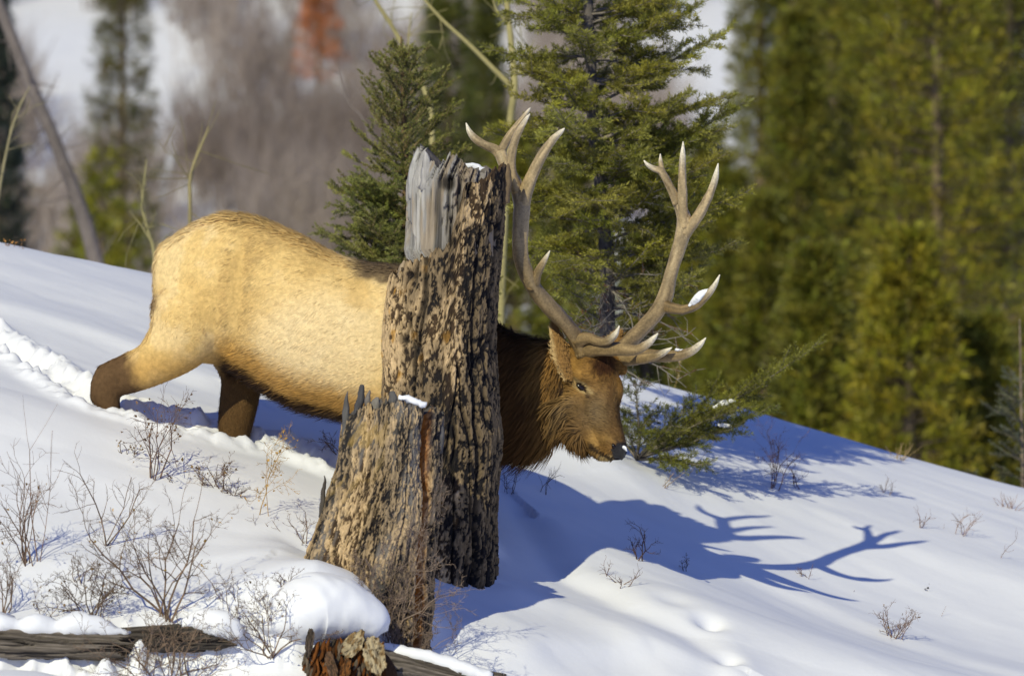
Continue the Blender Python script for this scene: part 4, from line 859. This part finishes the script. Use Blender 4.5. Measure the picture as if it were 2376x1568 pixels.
# ------------------------------------------------------------------ blurred trees further back
def pine(label, px, y, vtop, halfw, rg, col, n=1700, vbot=None, group='blurred pines behind the hill', nl=.10, trunkc=(.20, .15, .09), lean=0, name='pine_tree', thin=1.0, tr=.09):
    if y < 50 and 'conifer' not in label: y2 = y * 1.6; f_ = (CAM_D + y2) / (CAM_D + y); y = y2; halfw *= f_; nl *= f_; tr *= f_
    else: f_ = 1.0
    r = thing(name, label, 'tree', group); k = (CAM_D + y) / CAM_D / PXM; x = (px - 1188) * k; zb = gz(x, y) - .1; zt = (784 - vtop) * k; H = zt - zb
    zlo = zb + .08 * H if vbot is None else (784 - vbot) * k
    s = spl(np.array([[x + lean * (zb - zt), y, zb, tr], [x + lean * (zb - zt) * .5, y, (zb + zt) / 2, tr * .7], [x, y, zt, .015]]), 24); mb = MB(); tube(mb, s[:, :3], s[:, 3], 10, trunkc); mb.obj('trunk', M['trunk'], r)
    u = rg.random(n) ** .8; z = zlo + (zt - zlo) * u; R = halfw * np.clip((zt - z) / (zt - zlo), .02, 1) ** .75
    nbr = 34; la = rg.random(nbr) * 6.283; lz = rg.random(nbr)                                  # clump the tufts on limbs
    li = rg.integers(0, nbr, n); near_ = np.abs(lz[li] - u); az = np.where(near_ < .5, la[li] + rg.normal(0, .35, n), rg.random(n) * 6.283)
    zq = zlo + (zt - zlo) * np.clip(np.round(u * 16) / 16 + rg.normal(0, .018, n), 0, 1)
    q = np.sqrt(rg.random(n)) * (.75 + .35 * rg.random(n)); zq = zq + q * R * .35
    p = np.stack([x + lean * (zq - zt) * -1 * 0 + np.cos(az) * R * q + (s[:, 0].mean() - x) * 0, y + np.sin(az) * R * q, zq], 1)
    d = nrm(np.stack([np.cos(az), np.sin(az), rg.normal(.5, .3, n)], 1)); cl = col * (rg.uniform(.60, 1.55, (n, 1))) * np.stack([rg.uniform(.85, 1.15, n), np.ones(n), rg.uniform(.6, 1.3, n)], 1)
    mb = MB(); needles(mb, p, d, np.full(n, .16 * f_), 95 * thin / f_, nl, .016 * f_, cl, 1.0, .25, rg=rg); mb.obj('crown', M['needle'], r, False)['kind'] = 'stuff'
    m = rg.random(n) < .25; c0 = np.stack([np.full(n, x), np.full(n, y), zq - q * R * .2], 1)[m]; mb = MB(); sticks(mb, c0, p[m], .016, .006, (.13, .10, .07)); mb.obj('branches', M['trunk'], r)['kind'] = 'stuff'
    return r
rg = np.random.default_rng(51)
for label, px, y, vt, hw, col in (
    ('low olive pine with a thick pale trunk just right of the fir', 1690, 24, 430, .55, OLIVE), ('olive pine second from the fir at its right', 1765, 33, -330, .70, OLIVE * .95),
    ('dark gap side pine left of the middle of the pine stand', 1850, 26, 60, .85, OLIVE * .9), ('pine in the middle of the right hand stand', 1975, 36, -420, 1.7, OLIVE * np.array([.95, 1, 1.2])),
    ('yellow green pine right of the middle of the stand', 2080, 27, -420, 1.5, OLIVE * np.array([1.1, 1.05, .8])), ('pine with a slender trunk near the right edge of the stand', 2175, 21, -520, 1.35, OLIVE * np.array([1.2, 1.12, .7])),
    ('tall pine behind the slender trunked one at right', 2240, 34, -520, 1.8, OLIVE), ('bright yellow green pine at the right edge', 2345, 23, -420, 1.4, OLIVE * np.array([1.25, 1.15, .7])),
    ('pine leaning out of the right edge of the picture', 2440, 30, -520, 1.7, OLIVE), ('low olive pine in front of the stand near the crest', 1890, 18, 600, .85, OLIVE), ('low yellow pine in front of the stand at right', 2110, 17, 560, 1.1, OLIVE * np.array([1.25, 1.15, .7])),
    ('low pine in front of the stand by the fir boughs', 1775, 20, 480, .55, OLIVE * .9), ('low pine below the bright right edge pine', 2270, 18, 760, 1.0, OLIVE),
    ('low pine in the gap between the fir and the stand', 1640, 26, 330, .55, OLIVE), ('low pine just behind the right side of the fir', 1590, 30, 420, .55, OLIVE * .9), ('olive filler pine left of the middle of the stand', 1835, 40, -500, .95, OLIVE), ('olive filler pine at the middle of the stand', 1930, 30, -300, .9, OLIVE), ('olive filler pine right of the dark gap', 2035, 33, -500, 1.2, OLIVE), ('olive filler pine behind the slender trunk', 2205, 27, -400, 1.2, OLIVE), ('olive filler pine left of the right edge', 2300, 38, -600, 1.4, OLIVE),
    ('dark far pine filling the stand behind its middle', 1960, 46, -700, 1.6, OLIVE * 1.0), ('dark far pine filling the stand towards the right', 2140, 48, -800, 2.4, OLIVE * 1.0), ('dark far pine filling the stand at the right corner', 2350, 45, -800, 2.3, OLIVE * 1.0)):
    pine(label, px, y, vt, hw, rg, col, 2000)
for label, px, y, vt, hw, col, n in (
    ('dark green far conifer above the small spruce', 1040, 48, -160, .9, np.array([.10, .11, .02]), 2200), ('olive pine low behind the tall stump and antler', 1195, 20, 330, 1.0, OLIVE, 1500),
    ('olive pine behind the fir trunk', 1330, 26, 420, .9, OLIVE * .9, 1500), ('olive pine below the fir boughs', 1500, 22, 560, .7, OLIVE * .9, 1400), ('far green conifer right of the aspen', 1125, 60, 10, .8, np.array([.10, .105, .02]), 1600),
    ('dark blue green conifer at the far left edge', -8, 46, 0, .8, np.array([.030, .042, .030]), 2200), ('blurred dark olive conifer upper left', 285, 62, -330, .85, np.array([.12, .105, .035]), 1300),
    ('small green pine by the foot of the leaning dead trunk', 235, 26, 370, .5, np.array([.20, .19, .012]), 420), ('low green pine left of the elk rump', 300, 27, 490, .6, np.array([.17, .165, .015]), 420), ('low green pine at the crest below the leaning trunk', 180, 28, 500, .6, np.array([.17, .165, .015]), 380),
    ('rust red dead conifer high on the far slope', 738, 112, -70, .72, np.array([.44, .15, .04]), 420)):
    pine(label, px, y, vt, hw, rg, col, n, group='scattered conifers behind the hill', vbot=(210 if 'rust' in label else None), nl=.16 if y > 50 else .10, trunkc=(.16, .12, .08))
# leaning dead trunk upper left
ld = thing('leaning_dead_trunk', 'long leaning bare grey trunk at upper left', 'tree'); yl_ = 22
s = spl(np.array([[*P(-30, -60, yl_), .05], [*P(60, 170, yl_), .055], [*P(140, 360, yl_), .06], [*P(215, 580, yl_), .07], [*P(270, 900, yl_), .08], [*P(300, 2060, yl_), .10]]), 60); mb = MB(); tube(mb, s[:, :3], s[:, 3], 12, np.array([.19, .16, .14]) * (1 + .6 * (fbm(s[:, 2] * 4, s[:, 0] * 4, None, 3, 9) - .5))[:, None]); mb.obj('trunk', M['trunk'], ld)
A = []; B = []; g = np.random.default_rng(8)
for i in range(26): a = s[g.integers(2, 40), :3]; d = nrm(g.normal(0, 1, 3)); A.append(a); B.append(a + d * g.uniform(.15, .5))
mb = MB(); sticks(mb, A, B, .012, .004, (.18, .15, .13)); mb.obj('dead_branches', M['twig'], ld)['kind'] = 'stuff'

for lab, (a, b_), (a2, b2), yy_ in (('far grey fallen log on the snow at the left edge', (-40, 425), (185, 440), 97.0), ('second far fallen log below the first at the left edge', (-60, 485), (150, 490), 93.5)):
    p0 = P(a, b_, yy_); p1 = P(a2, b2, yy_); p0[2] = gz(p0[0], yy_) + .08; p1[2] = gz(p1[0], yy_) + .08; r_ = thing('fallen_log', lab, 'log'); mb = MB(); q = spl(np.array([p0, (p0 + p1) / 2 + np.array([0, 0, .05]), p1]), 16); tube(mb, q, np.linspace(.15, .10, 16), 10, (.20, .165, .13)); mb.obj('trunk', M['trunk'], r_)
# far willow thicket: nobody could count its stems
g = np.random.default_rng(77); N = 46000
yy = 62 + 100 * g.random(N) ** 1.1; kx = (CAM_D + yy) / CAM_D / PXM; px = g.uniform(-350, 2700, N); xx = (px - 1188) * kx; zz = h(xx, yy)
_, pv = toV(np.stack([xx, yy, zz], 1))
dens = fbm(xx * .30, yy * .10, None, 3, 91, .6)
clear = np.zeros(N, bool)
for (a, b_, ra, rb) in ((145, 275, 75, 85), (430, 260, 60, 60), (780, 290, 80, 70), (1160, 180, 80, 160), (600, 40, 60, 40), (1580, 160, 70, 170), (90, 520, 90, 50)):
    clear |= ((px - a) / ra) ** 2 + ((pv - b_) / rb) ** 2 < 1
ok = (dens > np.where((px > 240) & (px < 1000) & (pv > 330), .40, .47)) & ~clear & (pv < 720); xx, yy, zz, px = xx[ok], yy[ok], zz[ok], px[ok]; n = len(xx)
base = np.stack([xx, yy, zz - .05], 1); hgt = g.uniform(.8, 2.5, n); d = nrm(np.stack([g.normal(0, .2, n), g.normal(0, .2, n), np.ones(n)], 1)); tip = base + d * hgt[:, None]
tone = vnoise(xx * .35, yy * .2, None, 93)[:, None]; cl = lerp(np.tile(np.array([.21, .165, .140]), (n, 1)), np.array([.45, .38, .33]), tone[:, 0]) * g.uniform(.7, 1.3, (n, 1))
mb = MB(); sticks(mb, base, tip, .018, .006, cl)
for k in range(5):
    u = g.uniform(.15, .8, n)[:, None]; b0 = base + (tip - base) * u; dd = nrm(d + g.normal(0, .35, (n, 3))); sticks(mb, b0, b0 + dd * (hgt * .5)[:, None], .011, .004, cl * g.uniform(.85, 1.2, (n, 1)))
tag(mb.obj('willow_thicket', M['far']), 'leafless grey brown willow thicket on the far snowy slope', 'thicket', kind='stuff')

# ------------------------------------------------------------------ dry shrubs and grass on the snow
def grow(A, B, R0, R1, tips, p, d, L, r, depth, g, wander, spread, nseg=5):
    for i in range(nseg):
        d = nrm(d + g.normal(0, wander, 3) + np.array([0, 0, .05])); q = p + d * (L / nseg); r2 = r * (1 - .13)
        A.append(p); B.append(q); R0.append(r); R1.append(r2)
        if depth > 0 and i > 0:
            for c in range(2):
                if g.random() < .72:
                    grow(A, B, R0, R1, tips, q, nrm(d + g.normal(0, spread, 3)), L * g.uniform(.25, .5), max(r2 * .62, .0011), depth - 1, g, wander, spread, 4)
        p = q; r = r2
    tips.append((p, d))
def shrub(label, bx, by_, hpx, wpx, stems=5, depth=2, seed=1, col=(.20, .165, .135), leaf=0, lcol=(.26, .17, .08), r=.0038, wander=.22, spread=.68, sunk=.02, name='dry_shrub', cat='shrub', lean=0.0, group='dry shrubs poking through the snow', pos=None):
    g = np.random.default_rng(seed); b = ghit(bx, by_) if pos is None else np.array(pos); root = thing(name, label, cat, group)
    if pos is not None: zg = gz(b[0], b[1]); hpx += max(0.0, b[2] - zg) * PXM; b[2] = min(b[2], zg)
    tips = []; H = hpx * .9 / PXM; W = wpx / PXM
    for i in range(stems):
        A, B, R0, R1 = [], [], [], []
        t = (i + .5) / stems * 2 - 1 + g.normal(0, .2); d = nrm(np.array([t * W / H * .55 + lean, g.normal(0, .25), 1.0])); L = H * g.uniform(.7, 1.1) / max(d[2], .35) * .95
        off = np.array([g.normal(0, .018), g.normal(0, .018), -sunk]); grow(A, B, R0, R1, tips, b + off, d, L, r * 1.08 * g.uniform(.7, 1.2), depth, g, wander, spread)
        A = np.array(A); B = np.array(B); mb = MB(); cl = np.array(col) * np.array([.76, .64, .56]) * g.uniform(.65, 1.35, (len(A), 1)); sticks(mb, A, B, np.array(R0), np.array(R1), cl); mb.obj('stem', M['twig'], root, False)
    if leaf:
        k = leaf; i = g.integers(0, len(tips), k); p = np.array([tips[j][0] for j in i]) + g.normal(0, .008, (k, 3)); d = nrm(np.array([tips[j][1] for j in i]) + g.normal(0, .7, (k, 3))); sd = nrm(np.cross(d, g.normal(0, 1, (k, 3)))); l = g.uniform(.012, .026, (k, 1))
        fold = np.cross(d, sd) * l * .2
        vv = np.stack([p, p + d * l * .5 + sd * l * .32 + fold, p + d * l, p + d * l * .5 - sd * l * .32 + fold], 1).reshape(-1, 3); bq = np.arange(k)[:, None] * 4
        mb = MB(); mb.add(vv, np.concatenate([bq + np.array([[0, 1, 2]]), bq + np.array([[0, 2, 3]])]), None, np.repeat(np.array(lcol) * g.uniform(.5, 1.5, (k, 1)), 4, 0)); mb.obj('dry_leaves', M['leaf'], root, False)['kind'] = 'stuff'
    return root
TAN = (.30, .25, .19); DK = (.13, .10, .08); GRY = (.25, .215, .185)
for i, (lab, bx, by_, hp, wp, kw) in enumerate((
    ('large bare branching shrub above the hollow log at lower left', 388, 1436, 270, 330, dict(stems=8, depth=3, r=.006, col=(.21, .165, .125), leaf=30, lcol=(.42, .25, .05), wander=.2)),
    ('thin upright shrub with long wands at the left edge', 62, 1310, 210, 150, dict(stems=8, depth=2, col=(.23, .18, .145), leaf=20, r=.0042)),
    ('tall thin double wand rising from the left edge shrub', 98, 1300, 285, 90, dict(stems=2, depth=1, col=(.26, .19, .15), r=.0034, wander=.06, spread=.35)),
    ('leafy twig shrub in front of the elk hind leg', 352, 1108, 185, 100, dict(stems=6, depth=2, col=(.19, .14, .12), leaf=70, lcol=(.17, .10, .05), r=.0045)),
    ('tiny leafy sprig left of the leafy twig shrub', 300, 1060, 42, 50, dict(stems=4, depth=1, leaf=20, col=DK, r=.003)),
    ('small shrub with curled leaves below the elk hind foot', 512, 1135, 75, 90, dict(stems=7, depth=2, leaf=45, col=(.18, .14, .12), r=.003)),
    ('low twig clump right of the curled leaf shrub', 545, 1150, 40, 90, dict(stems=6, depth=2, col=DK, r=.0028)),
    ('pair of dark dry leaves on a stub in the snow', 385, 1118, 18, 30, dict(stems=3, depth=0, leaf=10, lcol=(.08, .05, .03), r=.0026)),
    ('crooked slender branch in the snow left of the large shrub', 243, 1268, 190, 160, dict(stems=3, depth=2, col=GRY, r=.005, lean=.25)),
    ('small forked twigs on the snow lip at left', 178, 1348, 60, 90, dict(stems=4, depth=2, col=GRY, r=.003)),
    ('bushy brown shrub on the snow lip above the grey log', 215, 1432, 130, 170, dict(stems=10, depth=3, col=(.17, .14, .11), leaf=24, r=.004)),
    ('twiggy shrub cut by the left picture edge', 8, 1425, 130, 90, dict(stems=6, depth=2, col=(.21, .17, .14), r=.004)),
    ('two thin sprigs on the snow lip left of the brown shrub', 108, 1440, 90, 60, dict(stems=3, depth=2, col=GRY, r=.003)),
    ('dense grey twigs against the foot of the low stump', 905, 1420, 150, 170, dict(stems=14, depth=3, col=(.29, .25, .21), r=.0034, pos=tuple(P(905, 1400, -2.30)))),
    ('low grey twigs at the very base of the low stump', 930, 1500, 95, 150, dict(stems=10, depth=3, col=(.27, .23, .19), r=.003, pos=tuple(P(925, 1490, -2.32)))),
    ('thin twigs beside the left root of the low stump', 705, 1265, 110, 60, dict(stems=5, depth=2, col=(.24, .19, .15), r=.003)),
    ('small forked sprig on the snow pillow', 655, 1365, 55, 70, dict(stems=4, depth=2, col=(.22, .18, .15), r=.0032)),
    ('bent dry sprig right of the large shrub', 538, 1420, 110, 70, dict(stems=3, depth=2, col=GRY, r=.0034)),
    ('thick tangle of twigs left of the rotten log', 630, 1520, 130, 190, dict(stems=11, depth=3, col=(.23, .19, .155), leaf=20, r=.004)),
    ('tangle of pale twigs in front of the hollow log', 395, 1530, 105, 210, dict(stems=12, depth=3, col=(.27, .22, .17), r=.0036, pos=tuple(P(390, 1528, -3.02)))),
    ('upright twigs at the bottom edge below the hollow log', 330, 1562, 90, 120, dict(stems=6, depth=2, col=GRY, r=.0034)),
    ('forked branch at the bottom edge left of the twig tangle', 430, 1562, 110, 190, dict(stems=4, depth=2, col=GRY, r=.0045, lean=.2)),
    ('small bare twigs in the elk shadow left of the low stump', 790, 1055, 75, 60, dict(stems=4, depth=2, col=DK, r=.003)),
    ('thin twigs in shadow just right of the tall stump', 1185, 1145, 75, 50, dict(stems=4, depth=1, col=DK, r=.0026)),
    ('long thin twig in shadow below the elk throat', 1265, 1145, 85, 60, dict(stems=3, depth=1, col=DK, r=.0024)),
    ('dark branching twig inside the shadow of the elk head', 1487, 1300, 85, 90, dict(stems=3, depth=2, col=(.12, .085, .075), r=.0042, lean=.25)),
    ('small dark sprig at the tip of the elk head shadow', 1592, 1325, 45, 50, dict(stems=2, depth=2, col=DK, r=.003)),
    ('line of tiny sprigs along the snow scarp', 1440, 1355, 30, 110, dict(stems=6, depth=1, col=(.18, .13, .11), r=.0026)),
    ('single thin sprig left of the snow scarp', 1415, 1335, 55, 24, dict(stems=2, depth=1, col=(.22, .16, .14), r=.0024)),
    ('reddish branching shrub on the snow in the fir shadow', 1795, 1132, 150, 110, dict(stems=6, depth=2, col=(.23, .155, .13), r=.0032, lean=.25)),
    ('short twigs right of the reddish shrub', 1852, 1132, 65, 40, dict(stems=4, depth=1, col=(.2, .12, .09), r=.0028)),
    ('three slanting straws in front of the fir boughs', 1540, 1130, 55, 70, dict(stems=4, depth=0, col=(.33, .26, .17), r=.0022, lean=.7)),
    ('pale grass tuft on the crest before the pines', 2085, 1065, 60, 90, dict(stems=16, depth=0, col=(.40, .34, .2), r=.0022, lean=.25)),
    ('low arched twigs on the slope below the crest', 2060, 1145, 38, 60, dict(stems=5, depth=1, col=(.26, .2, .17), r=.0022)),
    ('fan shaped thin shrub on the right slope', 2232, 1242, 90, 100, dict(stems=6, depth=1, col=(.28, .2, .17), r=.0026)),
    ('single bent stem at the right picture edge', 2325, 1292, 95, 30, dict(stems=1, depth=1, col=(.26, .2, .17), r=.0026, lean=.4)),
    ('reddish grass along the crest at the right edge', 2345, 1180, 55, 110, dict(stems=14, depth=0, col=(.33, .22, .15), r=.0022)),
    ('thin twigs left of the fan shaped shrub', 2140, 1226, 55, 60, dict(stems=4, depth=1, col=(.25, .18, .15), r=.0022)),
    ('small twiggy shrub low on the right slope', 2075, 1480, 75, 100, dict(stems=8, depth=2, col=(.24, .18, .15), leaf=14, r=.003)),
    ('lone bent twig with a dark leaf on the right slope', 2150, 1372, 22, 20, dict(stems=1, depth=0, leaf=3, lcol=(.05, .035, .03), r=.0024)),
    ('single slanting stalk low on the right slope', 2175, 1425, 45, 20, dict(stems=1, depth=0, col=(.28, .22, .18), r=.0022, lean=.6)),
    ('short straight stalk in the middle of the right slope', 1985, 1372, 28, 10, dict(stems=1, depth=0, col=(.28, .22, .18), r=.0022)),
    ('small crossed twigs at the end of the antler shadow', 1868, 1338, 40, 50, dict(stems=4, depth=1, col=(.22, .16, .14), r=.0024)),
    ('sparse leaf sprig on the snow at the far left crest', 30, 572, 22, 50, dict(stems=4, depth=1, leaf=12, lcol=(.4, .2, .06), col=(.3, .2, .12), r=.0022)))):
    shrub(lab, bx, by_, hp, wp, seed=500 + i, **kw)
shrub('curly straw coloured forb with a leafy stem below the elk hind foot', 612, 1198, 200, 110, 2, 3, 901, (.50, .36, .14), 26, (.50, .30, .08), .0028, .22, .8, name='dry_forb', cat='plant')
shrub('thin straw stalk arching in front of the fir boughs', 1590, 1100, 150, 40, 1, 0, 905, (.55, .45, .22), 0, r=.0024, lean=1.15, wander=.04, name='grass_stalk', cat='grass')
shrub('oat like grass stalk with drooping seed heads by the lowest antler tine', 1560, 900, 95, 30, 1, 1, 907, (.50, .42, .2), 22, (.55, .45, .25), .0022, .06, .6, name='grass_stalk', cat='grass', lean=.45)
